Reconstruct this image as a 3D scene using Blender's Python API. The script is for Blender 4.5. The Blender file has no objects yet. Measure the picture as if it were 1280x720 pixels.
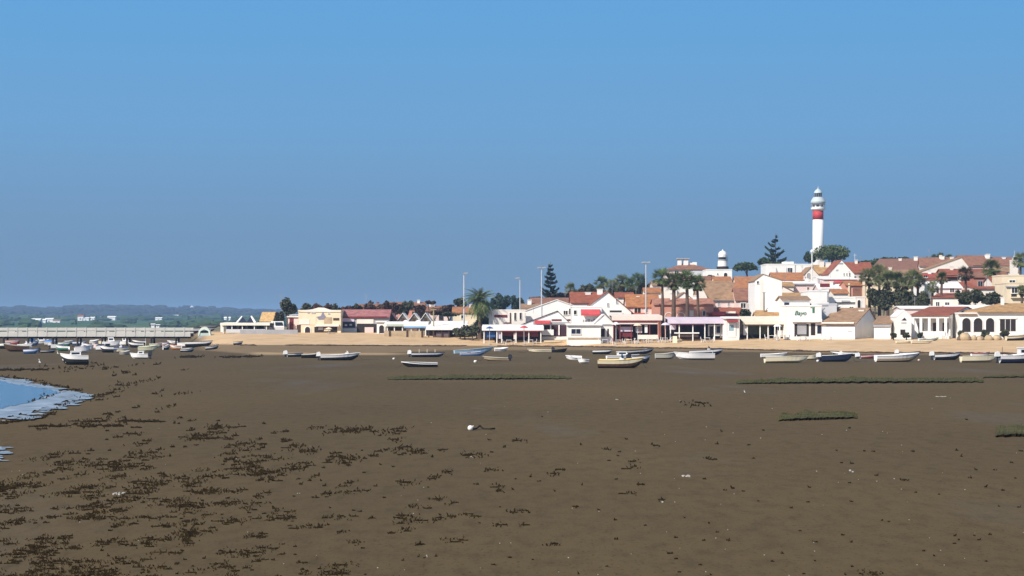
import bpy, math, random
from mathutils import Vector, Matrix, noise
R = math.radians
random.seed(11)
sc = bpy.context.scene
COL = sc.collection
# ------------------------------------------------------------------ camera, sky, sun, exposure
F = 640.0 / math.tan(R(15)); HY = 405.0; CH = 4.0      # focal length in photo pixels, horizon row, eye height
cam_d = bpy.data.cameras.new("camera"); cam = bpy.data.objects.new("camera", cam_d); COL.objects.link(cam)
cam.location = (0, 0, CH); cam.rotation_euler = (R(90), 0, 0)
cam_d.sensor_width = 36; cam_d.lens = 18 / math.tan(R(15)); cam_d.shift_y = 45 / 1280
cam_d.clip_start = 0.5; cam_d.clip_end = 30000
sc.camera = cam
SUN = Vector((-0.56, -0.60, 0.0)).normalized() * math.cos(R(40)); SUN.z = math.sin(R(40))
sd = bpy.data.lights.new("sun", 'SUN'); sd.energy = 4.7; sd.angle = R(0.5); sd.color = (1.0, 0.93, 0.83)
sun = bpy.data.objects.new("sun", sd); COL.objects.link(sun)
sun.rotation_euler = SUN.to_track_quat('Z', 'Y').to_euler()
EXPO = 0.35
vs = sc.view_settings; vs.view_transform = 'Standard'; vs.look = 'None'; vs.gamma = 1; vs.use_curve_mapping = False; vs.exposure = EXPO
w = bpy.data.worlds.new("World"); sc.world = w; w.use_nodes = True
nt = w.node_tree; nt.nodes.clear()
N = nt.nodes.new; LK = nt.links.new
out = N('ShaderNodeOutputWorld'); bg = N('ShaderNodeBackground'); bg.inputs['Strength'].default_value = 0.10
sky = N('ShaderNodeTexSky'); sky.sky_type = 'NISHITA'; sky.sun_disc = False
sky.sun_elevation = R(40); sky.sun_rotation = math.atan2(SUN.x, SUN.y); sky.air_density = 1.0; sky.dust_density = 0.6; sky.ozone_density = 2.0
tc = N('ShaderNodeTexCoord'); sep = N('ShaderNodeSeparateXYZ'); LK(tc.outputs['Generated'], sep.inputs[0])
# the clear blue of the low sky by elevation (z of the view direction): greyer at the horizon, bluer above
mr = N('ShaderNodeMapRange'); mr.inputs['From Max'].default_value = 0.18; LK(sep.outputs['Z'], mr.inputs['Value'])
rp = N('ShaderNodeValToRGB'); LK(mr.outputs[0], rp.inputs[0])
def lin(c): return tuple(((x / 255 + 0.055) / 1.055) ** 2.4 if x > 10 else x / 255 / 12.92 for x in c)
SKYC = [(0.0, (113, 142, 169)), (0.10, (111, 144, 173)), (0.30, (115, 153, 190)), (0.55, (112, 164, 210)), (0.78, (105, 165, 216)), (1.0, (98, 164, 220))]
el = rp.color_ramp.elements
while len(el) < len(SKYC): el.new(0.5)
for e, (p, c) in zip(el, SKYC):
    e.position = p; e.color = tuple(x * 10 / 2 ** EXPO * 0.1 for x in lin(c)) + (1,)
sc10 = N('ShaderNodeVectorMath'); sc10.operation = 'SCALE'; sc10.inputs['Scale'].default_value = 10.0; LK(rp.outputs[0], sc10.inputs[0])
fm = N('ShaderNodeMapRange'); fm.inputs['From Min'].default_value = 0.20; fm.inputs['From Max'].default_value = 0.50; LK(sep.outputs['Z'], fm.inputs['Value'])
mx = N('ShaderNodeMixRGB'); LK(fm.outputs[0], mx.inputs[0]); LK(sc10.outputs[0], mx.inputs[1]); LK(sky.outputs[0], mx.inputs[2])
LK(mx.outputs[0], bg.inputs['Color']); LK(bg.outputs[0], out.inputs['Surface'])
try: sc.cycles.max_bounces = 6; sc.cycles.volume_bounces = 0; sc.cycles.use_denoising = True
except Exception: pass

# ------------------------------------------------------------------ helpers
def P(px, py, D): return Vector(((px - 640) * D / F, D, CH - (py - HY) * D / F))
def X_(px, D): return (px - 640) * D / F
def Z_(py, D): return CH - (py - HY) * D / F
def sm(a, b, x):
    t = max(0.0, min(1.0, (x - a) / (b - a))); return t * t * (3 - 2 * t)
def itp(x, xs, ys):
    if x <= xs[0]: return ys[0]
    for i in range(1, len(xs)):
        if x <= xs[i]: return ys[i - 1] + (ys[i] - ys[i - 1]) * (x - xs[i - 1]) / (xs[i] - xs[i - 1])
    return ys[-1]
def U(a, b): return random.uniform(a, b)

class MB:
    def __init__(s): s.v = []; s.f = []
    def add(s, vs, fs):
        n = len(s.v); s.v += [tuple(p) for p in vs]; s.f += [tuple(i + n for i in f) for f in fs]; return s
    def box(s, x0, x1, y0, y1, z0, z1):
        return s.add([(x0,y0,z0),(x1,y0,z0),(x1,y1,z0),(x0,y1,z0),(x0,y0,z1),(x1,y0,z1),(x1,y1,z1),(x0,y1,z1)],
                     [(0,3,2,1),(4,5,6,7),(0,1,5,4),(1,2,6,5),(2,3,7,6),(3,0,4,7)])
    def hexa(s, a, b):            # two quads, bottom and top, same order
        return s.add(list(a) + list(b), [(3,2,1,0),(4,5,6,7),(0,1,5,4),(1,2,6,5),(2,3,7,6),(3,0,4,7)])
    def prism(s, poly, y0, y1):   # polygon in xz (counter-clockwise from the front) extruded along y
        n = len(poly)
        return s.add([(x, y0, z) for x, z in poly] + [(x, y1, z) for x, z in poly],
                     [tuple(range(n)), tuple(range(2*n-1, n-1, -1))] + [((i+1) % n, i, i+n, (i+1) % n + n) for i in range(n)])
    def prismx(s, poly, x0, x1):  # polygon in yz extruded along x
        n = len(poly)
        return s.add([(x0, y, z) for y, z in poly] + [(x1, y, z) for y, z in poly],
                     [tuple(range(n-1, -1, -1)), tuple(range(n, 2*n))] + [(i, (i+1) % n, (i+1) % n + n, i+n) for i in range(n)])
    def tube(s, p0, p1, r0, r1=None, n=8):
        r1 = r0 if r1 is None else r1; p0 = Vector(p0); p1 = Vector(p1); d = (p1 - p0).normalized()
        a = d.orthogonal().normalized(); b = d.cross(a)
        c = [(math.cos(2*math.pi*i/n), math.sin(2*math.pi*i/n)) for i in range(n)]
        return s.add([p0 + (a*x + b*y)*r0 for x, y in c] + [p1 + (a*x + b*y)*r1 for x, y in c],
                     [tuple(range(n-1, -1, -1)), tuple(range(n, 2*n))] + [(i, (i+1) % n, (i+1) % n + n, i+n) for i in range(n)])
    def lathe(s, prof, n=24, c=(0,0)):
        k = len(prof); vs = []
        for i in range(n):
            a = 2*math.pi*i/n
            vs += [(c[0] + r*math.cos(a), c[1] + r*math.sin(a), z) for r, z in prof]
        fs = [(i*k+j, ((i+1) % n)*k+j, ((i+1) % n)*k+j+1, i*k+j+1) for i in range(n) for j in range(k-1)]
        fs += [tuple(i*k for i in range(n-1, -1, -1)), tuple(i*k+k-1 for i in range(n))]
        return s.add(vs, fs)
    def ball(s, c, rx, ry, rz, n=8, m=5, jit=0.0, rnd=random):
        vs = [(c[0], c[1], c[2]-rz)]
        for j in range(1, m):
            th = math.pi*j/m
            for i in range(n):
                k = 1 + rnd.uniform(-jit, jit); a = 2*math.pi*i/n
                vs.append((c[0]+rx*k*math.sin(th)*math.cos(a), c[1]+ry*k*math.sin(th)*math.sin(a), c[2]-rz*k*math.cos(th)))
        vs.append((c[0], c[1], c[2]+rz)); t = len(vs)-1
        fs = [(0, 1+(i+1) % n, 1+i) for i in range(n)]
        for j in range(m-2):
            fs += [(1+j*n+i, 1+j*n+(i+1) % n, 1+(j+1)*n+(i+1) % n, 1+(j+1)*n+i) for i in range(n)]
        fs += [(1+(m-2)*n+i, 1+(m-2)*n+(i+1) % n, t) for i in range(n)]
        return s.add(vs, fs)
    def build(s, name, mat=None, parent=None, smooth=False, loc=None):
        me = bpy.data.meshes.new(name); me.from_pydata(s.v, [], s.f); me.update()
        if smooth: me.polygons.foreach_set('use_smooth', [True]*len(me.polygons))
        o = bpy.data.objects.new(name, me); COL.objects.link(o)
        if mat: me.materials.append(mat)
        if parent: o.parent = parent
        if loc is not None: o.location = loc
        return o
def tag(o, label=None, cat=None, group=None, kind=None):
    if label: o['label'] = label
    if cat: o['category'] = cat
    if group: o['group'] = group
    if kind: o['kind'] = kind
    return o
def empty(name, loc, rz=0, label=None, cat=None, group=None):
    o = bpy.data.objects.new(name, None); COL.objects.link(o); o.location = loc; o.rotation_euler = (0, 0, rz); o.empty_display_size = .3
    return tag(o, label, cat, group)
def copy_tree(o, parent=None):
    c = o.copy(); COL.objects.link(c)
    if parent: c.parent = parent
    for ch in list(o.children): copy_tree(ch, c)
    return c

MATS = {}
def mat(name, c, rough=0.8, var=0.12, scale=1.0, bump=0.0, bscale=8.0, spec=0.3, metal=0.0, c2=None, stretch=None, wave=None):
    if name in MATS: return MATS[name]
    m = bpy.data.materials.new(name); m.use_nodes = True; n = m.node_tree; b = n.nodes['Principled BSDF']
    b.inputs['Roughness'].default_value = rough; b.inputs['Specular IOR Level'].default_value = spec; b.inputs['Metallic'].default_value = metal
    t = n.nodes.new('ShaderNodeTexCoord'); src = t.outputs['Object']
    if stretch:
        mp = n.nodes.new('ShaderNodeMapping'); mp.inputs['Scale'].default_value = stretch; n.links.new(src, mp.inputs[0]); src = mp.outputs[0]
    oi = n.nodes.new('ShaderNodeObjectInfo'); av = n.nodes.new('ShaderNodeVectorMath'); av.operation = 'ADD'
    sv = n.nodes.new('ShaderNodeVectorMath'); sv.operation = 'SCALE'; sv.inputs[0].default_value = (37, 17, 29); n.links.new(oi.outputs['Random'], sv.inputs['Scale'])
    n.links.new(src, av.inputs[0]); n.links.new(sv.outputs[0], av.inputs[1]); src2 = av.outputs[0]
    no = n.nodes.new('ShaderNodeTexNoise'); no.inputs['Scale'].default_value = scale; no.inputs['Detail'].default_value = 5; n.links.new(src2, no.inputs['Vector'])
    cr = n.nodes.new('ShaderNodeValToRGB'); n.links.new(no.outputs[0], cr.inputs[0])
    e = cr.color_ramp.elements; e[0].position = .3; e[1].position = .7
    lo = c2 if c2 else tuple(x*(1-var) for x in c)
    hi = c if c2 else tuple(min(.92, x*(1+var)) for x in c)
    e[0].color = (*lo, 1); e[1].color = (*hi, 1)
    n.links.new(cr.outputs[0], b.inputs['Base Color'])
    if bump or wave:
        bp = n.nodes.new('ShaderNodeBump'); bp.inputs['Strength'].default_value = bump or .5; bp.inputs['Distance'].default_value = 0.05
        if wave:
            wv = n.nodes.new('ShaderNodeTexWave'); wv.bands_direction = wave; wv.inputs['Scale'].default_value = bscale; wv.inputs['Distortion'].default_value = .4
            n.links.new(t.outputs['Object'], wv.inputs['Vector']); n.links.new(wv.outputs[1], bp.inputs['Height'])
            mm = n.nodes.new('ShaderNodeMixRGB'); mm.blend_type = 'MULTIPLY'; mm.inputs[0].default_value = .35
            n.links.new(cr.outputs[0], mm.inputs[1]); n.links.new(wv.outputs[0], mm.inputs[2]); n.links.new(mm.outputs[0], b.inputs['Base Color'])
        else:
            n2 = n.nodes.new('ShaderNodeTexNoise'); n2.inputs['Scale'].default_value = bscale; n2.inputs['Detail'].default_value = 4
            n.links.new(src, n2.inputs['Vector']); n.links.new(n2.outputs[0], bp.inputs['Height'])
        n.links.new(bp.outputs[0], b.inputs['Normal'])
    MATS[name] = m; return m
WHITE = mat('white_render', (.80, .78, .74), .85, .05, .5)
WARM = mat('warm_white_render', (.78, .71, .63), .85, .06, .5)
CREAM = mat('cream_render', (.74, .62, .44), .85, .08, .5)
PINK = mat('salmon_render', (.56, .27, .20), .85, .12, .6)
PALEPINK = mat('pale_pink_render', (.74, .58, .54), .85, .06, .5)
GREYW = mat('pale_grey_render', (.56, .56, .57), .85, .06, .6)
TERRA = mat('terracotta_brick', (.36, .15, .11), .85, .15, .8)
def rmat(n, c): return mat(n, c, .85, .25, 1.2, .5, 5.5, wave='X')
RRED = rmat('red_tiles', (.36, .115, .068)); RORG = rmat('orange_tiles', (.50, .215, .095)); RTAN = rmat('weathered_tan_tiles', (.40, .25, .15))
RBRN = rmat('brown_tiles', (.33, .16, .105)); ROCH = rmat('ochre_tiles', (.55, .33, .15)); RPNK = rmat('faded_pink_tiles', (.46, .19, .18))
RWHT = mat('whitewashed_roof', (.80, .76, .72), .8, .06, .8)
GLASS = mat('dark_glass', (.02, .026, .035), .15, .2, .5, spec=.5)
DARK = mat('dark_opening', (.03, .022, .02), .8, .2); WOOD = mat('dark_brown_wood', (.07, .038, .024), .7, .25, 2)  # DARK also paints the shade inside openings, gaps and recesses
LWOOD = mat('light_wood', (.36, .24, .13), .7, .2, 2); DRED = mat('dark_red_paint', (.16, .025, .028), .6, .15); REDP = mat('red_awning_cloth', (.48, .07, .075), .7, .12)
CLOTHW = mat('white_canvas', (.80, .78, .77), .8, .05, 1); CLOTHP = mat('lilac_canvas', (.62, .54, .64), .8, .08, 1)
BLUEP = mat('blue_paint', (.03, .09, .26), .5, .15); NAVY = mat('navy_paint', (.014, .018, .045), .4, .15); GREENP = mat('green_paint', (.04, .16, .10), .5, .1)
METAL = mat('galvanised_metal', (.48, .50, .52), .4, .06, spec=.5); BLACK = mat('black_rubber', (.012, .012, .012), .6)
STONE = mat('sandy_stone', (.42, .32, .20), .9, .2, 1.5, .4, 4); THATCH = mat('straw_thatch', (.46, .30, .14), .95, .25, 3, .5, 12)
GREYP = mat('grey_plaster', (.34, .34, .35), .85, .12, .7)
BARK = mat('palm_bark', (.11, .07, .05), .9, .3, 3); BARK2 = mat('grey_bark', (.10, .08, .06), .9, .3, 3)
PALM = mat('palm_green', (.10, .135, .050), .6, .35, 1.2, spec=.08); PALM2 = mat('dusty_palm_green', (.175, .195, .085), .6, .3, 1.2, spec=.08); DEAD = mat('dead_palm_fronds', (.08, .055, .032), .9, .3, 2, spec=.08)
PINE = mat('pine_green', (.050, .072, .028), .7, .45, .5, spec=.08); PINEL = mat('light_pine_green', (.080, .105, .038), .7, .4, .5, spec=.08)  # PINEL is a lighter pine green for the umbrella pine
LEAF = mat('dark_evergreen', (.070, .074, .040), .7, .45, .6, spec=.08); LEAFG = mat('grey_green_leaves', (.075, .08, .05), .7, .4, .6, spec=.08); CONI = mat('blue_green_conifer', (.045, .068, .055), .7, .3, .8, spec=.08)
BRUSH = mat('brown_scrub', (.085, .05, .035), .8, .4, .6, spec=.08)
# ------------------------------------------------------------------ ground
KX = [-400, 225, 262, 300, 480, 560, 700, 900, 1100, 1280, 1700]
YB = [345, 345, 345, 342, 340, 333, 328, 315, 303, 300, 298]      # front of the terrace the buildings stand on
ZB = [2.5, 2.5, 2.5, 2.5, 2.4, 1.75, 1.7, 1.7, 1.72, 1.75, 1.75]
YD = [322, 322, 318, 300, 303, 314, 312, 290, 262, 256, 254]      # lower edge of the dry sand
ZD = [.5, .5, .6, .8, .6, .48, .40, .28, .12, .1, .1]
Y0 = [300, 300, 285, 262, 262, 292, 292, 276, 253, 246, 244]
def front(px): return itp(px, KX, YB)
def ground(X, Y):
    px = 640 + F * X / Y
    px += 6 * noise.noise((Y * .05, 1.7, X * .01)) if Y < 400 else 0
    yb, zb, yd, zd, y0 = (itp(px, KX, a) for a in (YB, ZB, YD, ZD, Y0))
    yw = 3.0 * noise.noise((X * .06, 3.3, 0)) + 1.2 * noise.noise((X * .25, 8.1, 0))
    y0 += yw; yd += yw
    if Y < y0: z = 0.0
    elif Y < yd: z = zd * (Y - y0) / max(1, yd - y0)
    elif Y < yb: z = zd + (zb - zd) * (Y - yd) / (yb - yd)
    else:
        z = zb + sm(-20, 75, X) * .066 * max(0, min(Y, 475) - yb - 14) + .004 * max(0, min(Y, 475) - yb)
    m = sm(226, 258, px)
    z *= m
    if Y < 320: z += .035 * noise.noise((X * .11, Y * .05, 0)) * sm(15, 40, Y) + .012 * noise.noise((X * .6, Y * .35, 5)) * (1 - sm(60, 120, Y))
    if Y > 750:
        far = sm(900, 2700, Y) * 9.5
        z = z * (1 - sm(750, 900, Y)) + far
    return z
def gsand(X, Y):
    px = 640 + F * X / Y
    yd, y0 = itp(px, KX, YD), itp(px, KX, Y0)
    yw = 3.0 * noise.noise((X * .06, 3.3, 0)) + 1.2 * noise.noise((X * .25, 8.1, 0))
    q = sm(yd - 4 + yw, yd + 1.5 + yw, Y); q = max(q, .22 * sm(y0 - 3 + yw, y0 + 3 + yw, Y))
    bar = sm(248, 253, Y + yw) * (1 - sm(264, 268, Y + yw)) * sm(300, 325, px) * (1 - sm(470, 540, px)) * .55
    return max(q, bar) * sm(240, 262, px + 5 * noise.noise((X * .2, Y * .1, 2)))
pxs = [-5000, -3500, -2500, -1600, -1000, -600] + list(range(-300, 1600, 7)) + [1750, 2100, 2800, 4000, 6000]
ys = []; y = -30.0
while y < 2: ys.append(y); y += 8
y = 6.0
while y < 5200:
    ys.append(y); y += max(.35, y * y / 9556 * 1.6) if y < 250 else (1.6 if y < 360 else max(6, y * .04))
ys = [q for q in ys if q > 5]
gv = []; gs = []
for y in ys:
    for px in pxs:
        x = X_(px, y); z = ground(x, y); gv.append((x, y, z))
        gs.append((gsand(x, y) * (1 - sm(700, 760, y)), sm(front(px) + 8, front(px) + 22, y) * sm(240, 262, px) * (1 - sm(700, 760, y)), sm(620, 900, y), 1))
nx = len(pxs)
back = [(-400, -60, 0), (400, -60, 0), (X_(-5000, ys[0]), ys[0], 0), (X_(6000, ys[0]), ys[0], 0)]
gf = [(j*nx+i, j*nx+i+1, (j+1)*nx+i+1, (j+1)*nx+i) for j in range(len(ys)-1) for i in range(nx-1)]
g = MB(); g.add(gv, gf)
b0 = len(gv)
g.v += [(-60, -60, 0), (60, -60, 0)]
g.f += [(b0, b0+1, nx-1) + tuple(range(nx-2, -1, -1))]
gm = bpy.data.materials.new('mud_and_sand'); gm.use_nodes = True; n = gm.node_tree; b = n.nodes['Principled BSDF']; nn = n.nodes.new; lk = n.links.new
at = nn('ShaderNodeAttribute'); at.attribute_name = 'cover'; sp = nn('ShaderNodeSeparateColor'); lk(at.outputs['Color'], sp.inputs[0])
t = nn('ShaderNodeTexCoord')
def nz(scale, det=5, st=None, rough=.55):
    src = t.outputs['Object']
    if st:
        mp = nn('ShaderNodeMapping'); mp.inputs['Scale'].default_value = st; lk(src, mp.inputs[0]); src = mp.outputs[0]
    q = nn('ShaderNodeTexNoise'); q.inputs['Scale'].default_value = scale; q.inputs['Detail'].default_value = det; q.inputs['Roughness'].default_value = rough; lk(src, q.inputs['Vector']); return q
def ramp(src, stops):
    q = nn('ShaderNodeValToRGB'); lk(src, q.inputs[0]); e = q.color_ramp.elements
    while len(e) < len(stops): e.new(.5)
    for k, (p, c) in zip(e, stops): k.position = p; k.color = (*c, 1)
    return q
def mixc(fac, a, c, mode='MIX'):
    q = nn('ShaderNodeMixRGB'); q.blend_type = mode
    if isinstance(fac, float): q.inputs[0].default_value = fac
    else: lk(fac, q.inputs[0])
    lk(a, q.inputs[1]); lk(c, q.inputs[2]); return q
mud = ramp(nz(.05, 6, (1, .5, 1)).outputs[0], [(.3, (.092, .065, .033)), (.55, (.102, .073, .036)), (.75, (.111, .080, .040))])
broad = ramp(nz(.018, 4, (1, .35, 1)).outputs[0], [(.32, (.86, .88, .92)), (.5, (1, 1, 1)), (.68, (1.14, 1.12, 1.06))])
mud = mixc(1.0, mud.outputs[0], broad.outputs[0], 'MULTIPLY')
fine = ramp(nz(2.2, 8, (1, .35, 1), .7).outputs[0], [(.3, (.70, .70, .71)), (.5, (1, 1, 1)), (.72, (1.12, 1.12, 1.10))])
mudc = mixc(.9, mud.outputs[0], fine.outputs[0], 'MULTIPLY')
grit = ramp(nz(14, 3, (1, .4, 1), .6).outputs[0], [(.33, (.55, .52, .50)), (.42, (1, 1, 1)), (.68, (1, 1, 1)), (.76, (1.45, 1.4, 1.35))])
mudc = mixc(.8, mudc.outputs[0], grit.outputs[0], 'MULTIPLY')
sandc = ramp(nz(.35, 7, (1, 1, 1), .65).outputs[0], [(.3, (.42, .285, .16)), (.5, (.54, .375, .215)), (.72, (.60, .43, .26))])
town = ramp(nz(.12, 5).outputs[0], [(.35, (.17, .145, .09)), (.5, (.24, .20, .14)), (.65, (.07, .08, .04))])
marsh = ramp(nz(.006, 6, (1, .4, 1)).outputs[0], [(.35, (.030, .068, .022)), (.5, (.055, .105, .035)), (.62, (.095, .13, .05)), (.7, (.035, .07, .026))])
c1 = mixc(sp.outputs[0], mudc.outputs[0], sandc.outputs[0]); c2 = mixc(sp.outputs[1], c1.outputs[0], town.outputs[0]); c3 = mixc(sp.outputs[2], c2.outputs[0], marsh.outputs[0])
lk(c3.outputs[0], b.inputs['Base Color'])
wet = nn('ShaderNodeMapRange'); wet.inputs['From Min'].default_value = .56; wet.inputs['From Max'].default_value = .72; wet.inputs['To Min'].default_value = .05; wet.inputs['To Max'].default_value = .22; lk(nz(.09, 5, (1, .22, 1)).outputs[0], wet.inputs['Value']); lk(wet.outputs[0], b.inputs['Specular IOR Level'])
wr = nn('ShaderNodeMapRange'); wr.inputs['From Min'].default_value = .05; wr.inputs['From Max'].default_value = .30; wr.inputs['To Min'].default_value = .85; wr.inputs['To Max'].default_value = .42; lk(wet.outputs[0], wr.inputs['Value']); lk(wr.outputs[0], b.inputs['Roughness'])
bp = nn('ShaderNodeBump'); bp.inputs['Strength'].default_value = .55; bp.inputs['Distance'].default_value = .03; lk(nz(3.2, 7, (1, .5, 1), .65).outputs[0], bp.inputs['Height']); lk(bp.outputs[0], b.inputs['Normal'])
go = g.build('ground', gm, None, True); tag(go, kind='structure')
ca = go.data.color_attributes.new('cover', 'FLOAT_COLOR', 'POINT')
flat = []
for c in gs: flat += c
flat += [0, 0, 0, 1] * 2
ca.data.foreach_set('color', flat)

# far hills beyond the river, with the wood on their crest
HP = [(-700, 386), (-300, 384), (0, 385), (25, 384.3), (45, 386), (62, 386.3), (78, 384), (100, 383.3), (125, 382.2), (150, 382), (178, 383), (200, 383.5), (222, 385), (247, 383.5), (262, 385.5), (290, 387), (330, 388.5), (480, 389), (700, 392), (1300, 394), (2000, 396)]
hm = MB(); hv = []; hs = []
hx = [-700 + 3.0 * i for i in range(900)]
for j in range(9):
    k = j / 8; D = 2650 + 1700 * k
    for px in hx:
        x = X_(px, D); top = Z_(itp(px, [a for a, _ in HP], [c for _, c in HP]), 4350)
        z = 9 + (top - 9) * k ** 1.25
        z += (2.6 * noise.noise((x * .012, D * .012, 0)) + 1.9 * abs(noise.noise((x * .06, D * .05, 4))) + 1.5 * noise.noise((x * .11, D * .1, 9))) * (.4 + .8 * k)
        hv.append((x, D, z))
M_ = len(hx)
hm.add(hv + [(x, 4700, -3) for x in (hv[-M_ + i][0] for i in range(M_))], [(j*M_+i, j*M_+i+1, (j+1)*M_+i+1, (j+1)*M_+i) for j in range(9) for i in range(M_-1)])
HILLM = mat('wooded_hillside', (.030, .036, .020), .9, .4, .02, c2=(.010, .016, .010))
tag(hm.build('hills', HILLM, None, True), kind='structure')

# haze: one even, closed body of air round everything
hb = MB().box(-11000, 11000, -80, 6500, -4.5, 62).build('haze', None); tag(hb, 'thin blue haze in the air', 'haze', kind='stuff')
hzm = bpy.data.materials.new('haze_air'); hzm.use_nodes = True; q = hzm.node_tree; q.nodes.clear()
ho = q.nodes.new('ShaderNodeOutputMaterial'); pv = q.nodes.new('ShaderNodeVolumePrincipled')
pv.inputs['Color'].default_value = (.40, .62, .95, 1); pv.inputs['Density'].default_value = 0.00018; pv.inputs['Anisotropy'].default_value = 0.0
q.links.new(pv.outputs[0], ho.inputs['Volume']); hb.data.materials.append(hzm)

# tidal water at the left
def pool(name, pts, z, m):
    c = [P(px, py, (CH - z) * F / (py - HY)) for px, py in pts]
    vs = [(p.x, p.y, z) for p in c]
    o = MB().add(vs, [tuple(range(len(vs)))]).build(name, m); tag(o, kind='structure'); return o
def jag(pts, amp, step=4):
    r = []
    for (x0, y0), (x1, y1) in zip(pts, pts[1:]):
        k = max(1, int(abs(x1 - x0) / step))
        for i in range(k):
            f = i / k; px = x0 + (x1 - x0) * f; py = y0 + (y1 - y0) * f
            r.append((px, py + amp * noise.noise((px * .22, py * .35, 7)) * 1.6))
    r.append(pts[-1]); return r
def watermat(name, base, rough, bs, bd, spec):
    m = bpy.data.materials.new(name); m.use_nodes = True; n = m.node_tree; b = n.nodes['Principled BSDF']
    b.inputs['Base Color'].default_value = (*base, 1); b.inputs['Roughness'].default_value = rough; b.inputs['IOR'].default_value = 1.33; b.inputs['Specular IOR Level'].default_value = spec
    t = n.nodes.new('ShaderNodeTexCoord'); q = n.nodes.new('ShaderNodeTexNoise'); q.inputs['Scale'].default_value = 2.5; q.inputs['Detail'].default_value = 5
    n.links.new(t.outputs['Object'], q.inputs['Vector']); bp = n.nodes.new('ShaderNodeBump'); bp.inputs['Strength'].default_value = bs; bp.inputs['Distance'].default_value = bd
    n.links.new(q.outputs[0], bp.inputs['Height']); n.links.new(bp.outputs[0], b.inputs['Normal']); return m
WAT = watermat('rippled_tide_water', (.035, .13, .25), .12, .9, .10, .35)
SHAL = mat('foam_and_shallow_film', (.40, .44, .48), .3, .2, .9, .2, 3, spec=.4, c2=(.13, .14, .14))
up = [(-420, 455.5), (-200, 464), (0, 473.5), (25, 477), (52, 481.5), (70, 486.5), (84, 491), (97, 496)]
lo = [(90, 500), (70, 504), (58, 508), (48, 512), (38, 515), (20, 519), (0, 522), (-200, 530), (-420, 540)]
c_ = [P(px, py, (CH - .045) * F / (py - HY)) for px, py in jag(up, 1.8, 2) + jag(lo, 2.2, 2)]
wm_ = MB(); wm_.add([(p.x, p.y, .045) for p in c_], [tuple(range(len(c_)))]); rw = random.Random(3)
def lens(px, py, wp, hp, z):
    ps = []
    for i in range(18):
        t_ = i * math.pi / 9; k = 1 + .35 * noise.noise((px + 2.1 * math.cos(t_), py + 2.1 * math.sin(t_), 1)); qx, qy = px + wp * k * math.cos(t_), py - hp * k * math.sin(t_); D = (CH - z) * F / (qy - HY); ps.append((X_(qx, D), D, z))
    wm_.add(ps, [tuple(range(18))])
for i in range(150):
    k = rw.random(); q = i % 3
    if q == 0: px, py = itp(k, [0, .3, .7, 1], [-40, 25, 70, 104]), itp(k, [0, .3, .7, 1], [470, 475, 485, 494]) + rw.uniform(-1, 2)
    elif q == 1: px, py = itp(k, [0, .25, .6, 1], [-30, 30, 62, 102]), itp(k, [0, .25, .6, 1], [528, 524, 514, 500]) + rw.uniform(-5, 1)
    else: px, py = rw.uniform(80, 107), 496 + rw.uniform(-4, 3)
    lens(px, py, rw.uniform(2, 13), rw.uniform(.3, 1.1), .047 + i * .00012)
tag(wm_.build('shallow_water', SHAL), kind='structure')
up = [(-420, 457), (-200, 466), (0, 475.5), (18, 480), (40, 483), (64, 487), (76, 491)]
lo = [(58, 494), (50, 498), (38, 503), (16, 507), (0, 510.5), (-200, 517), (-420, 524)]
pool('water', jag(up, 1.0, 3) + jag(lo, 1.3, 3), .058, WAT)
wm_ = MB()
for i in range(26): lens(rw.uniform(-60, 12), rw.uniform(557, 577), rw.uniform(3, 14), rw.uniform(.4, 1.5), .047 + i * .0002)
tag(wm_.build('shallow_water', SHAL), kind='structure')

# seaweed and cord-grass on the mud: nobody could count it
WEED = mat('dark_seaweed', (.032, .022, .010), .9, .5, 6, .3, 20, spec=.05, c2=(.008, .006, .003))
sw = MB(); rs = random.Random(5)
def clump(px, py, wpx, n=None):
    D0 = CH * F / (py - HY); s = D0 / F; dy = D0 * D0 / (F * CH)
    for q in range(max(1, int(wpx / 12))):             # flat matted strands
        cx = rs.uniform(-.5, .5) * wpx * (0 if wpx < 9 else 1); L = min(wpx * .5, rs.uniform(2, 6)); x = X_(px + cx, D0); y = D0 + rs.gauss(0, .8) * dy * min(1.5, wpx / 18)
        for e in range(3):
            k = (e - 1) * .75; sw.ball((x + k * L * s, y + rs.uniform(-.25, .25) * dy * .5, ground(x, y) + .25 * s), L * s * rs.uniform(.35, .6), rs.uniform(.7, 1.5) * s * 1.8, rs.uniform(.8, 1.7) * s, 6, 4, .45, rs)
    for q in range(n or max(3, int(wpx / 1.35))):      # curled fronds standing up
        u_ = (rs.random() - .5); x = X_(px + u_ * wpx, D0); y = D0 + rs.gauss(0, 1.1) * dy * min(1.8, wpx / 14); g0 = ground(x, y); h = rs.uniform(1.2, 4.0) * s * (1.2 - abs(u_)); w_ = rs.uniform(.5, 1.25) * s; lx = rs.uniform(-1.8, 1.8) * s
        p = [(x - w_, y, g0 - .01), (x + w_, y - w_, g0 - .01), (x + w_*.3, y + w_, g0 - .01), (x + lx - w_*.7, y, g0 + h * .65), (x + lx + w_*.8, y - w_*.6, g0 + h * .6), (x + lx + w_*.1, y + w_*.8, g0 + h * .7), (x + lx * 1.7 + rs.uniform(-.5, .5) * s, y, g0 + h)]
        sw.add(p, [(0,1,4,3), (1,2,5,4), (2,0,3,5), (3,4,6), (4,5,6), (5,3,6)])
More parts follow.
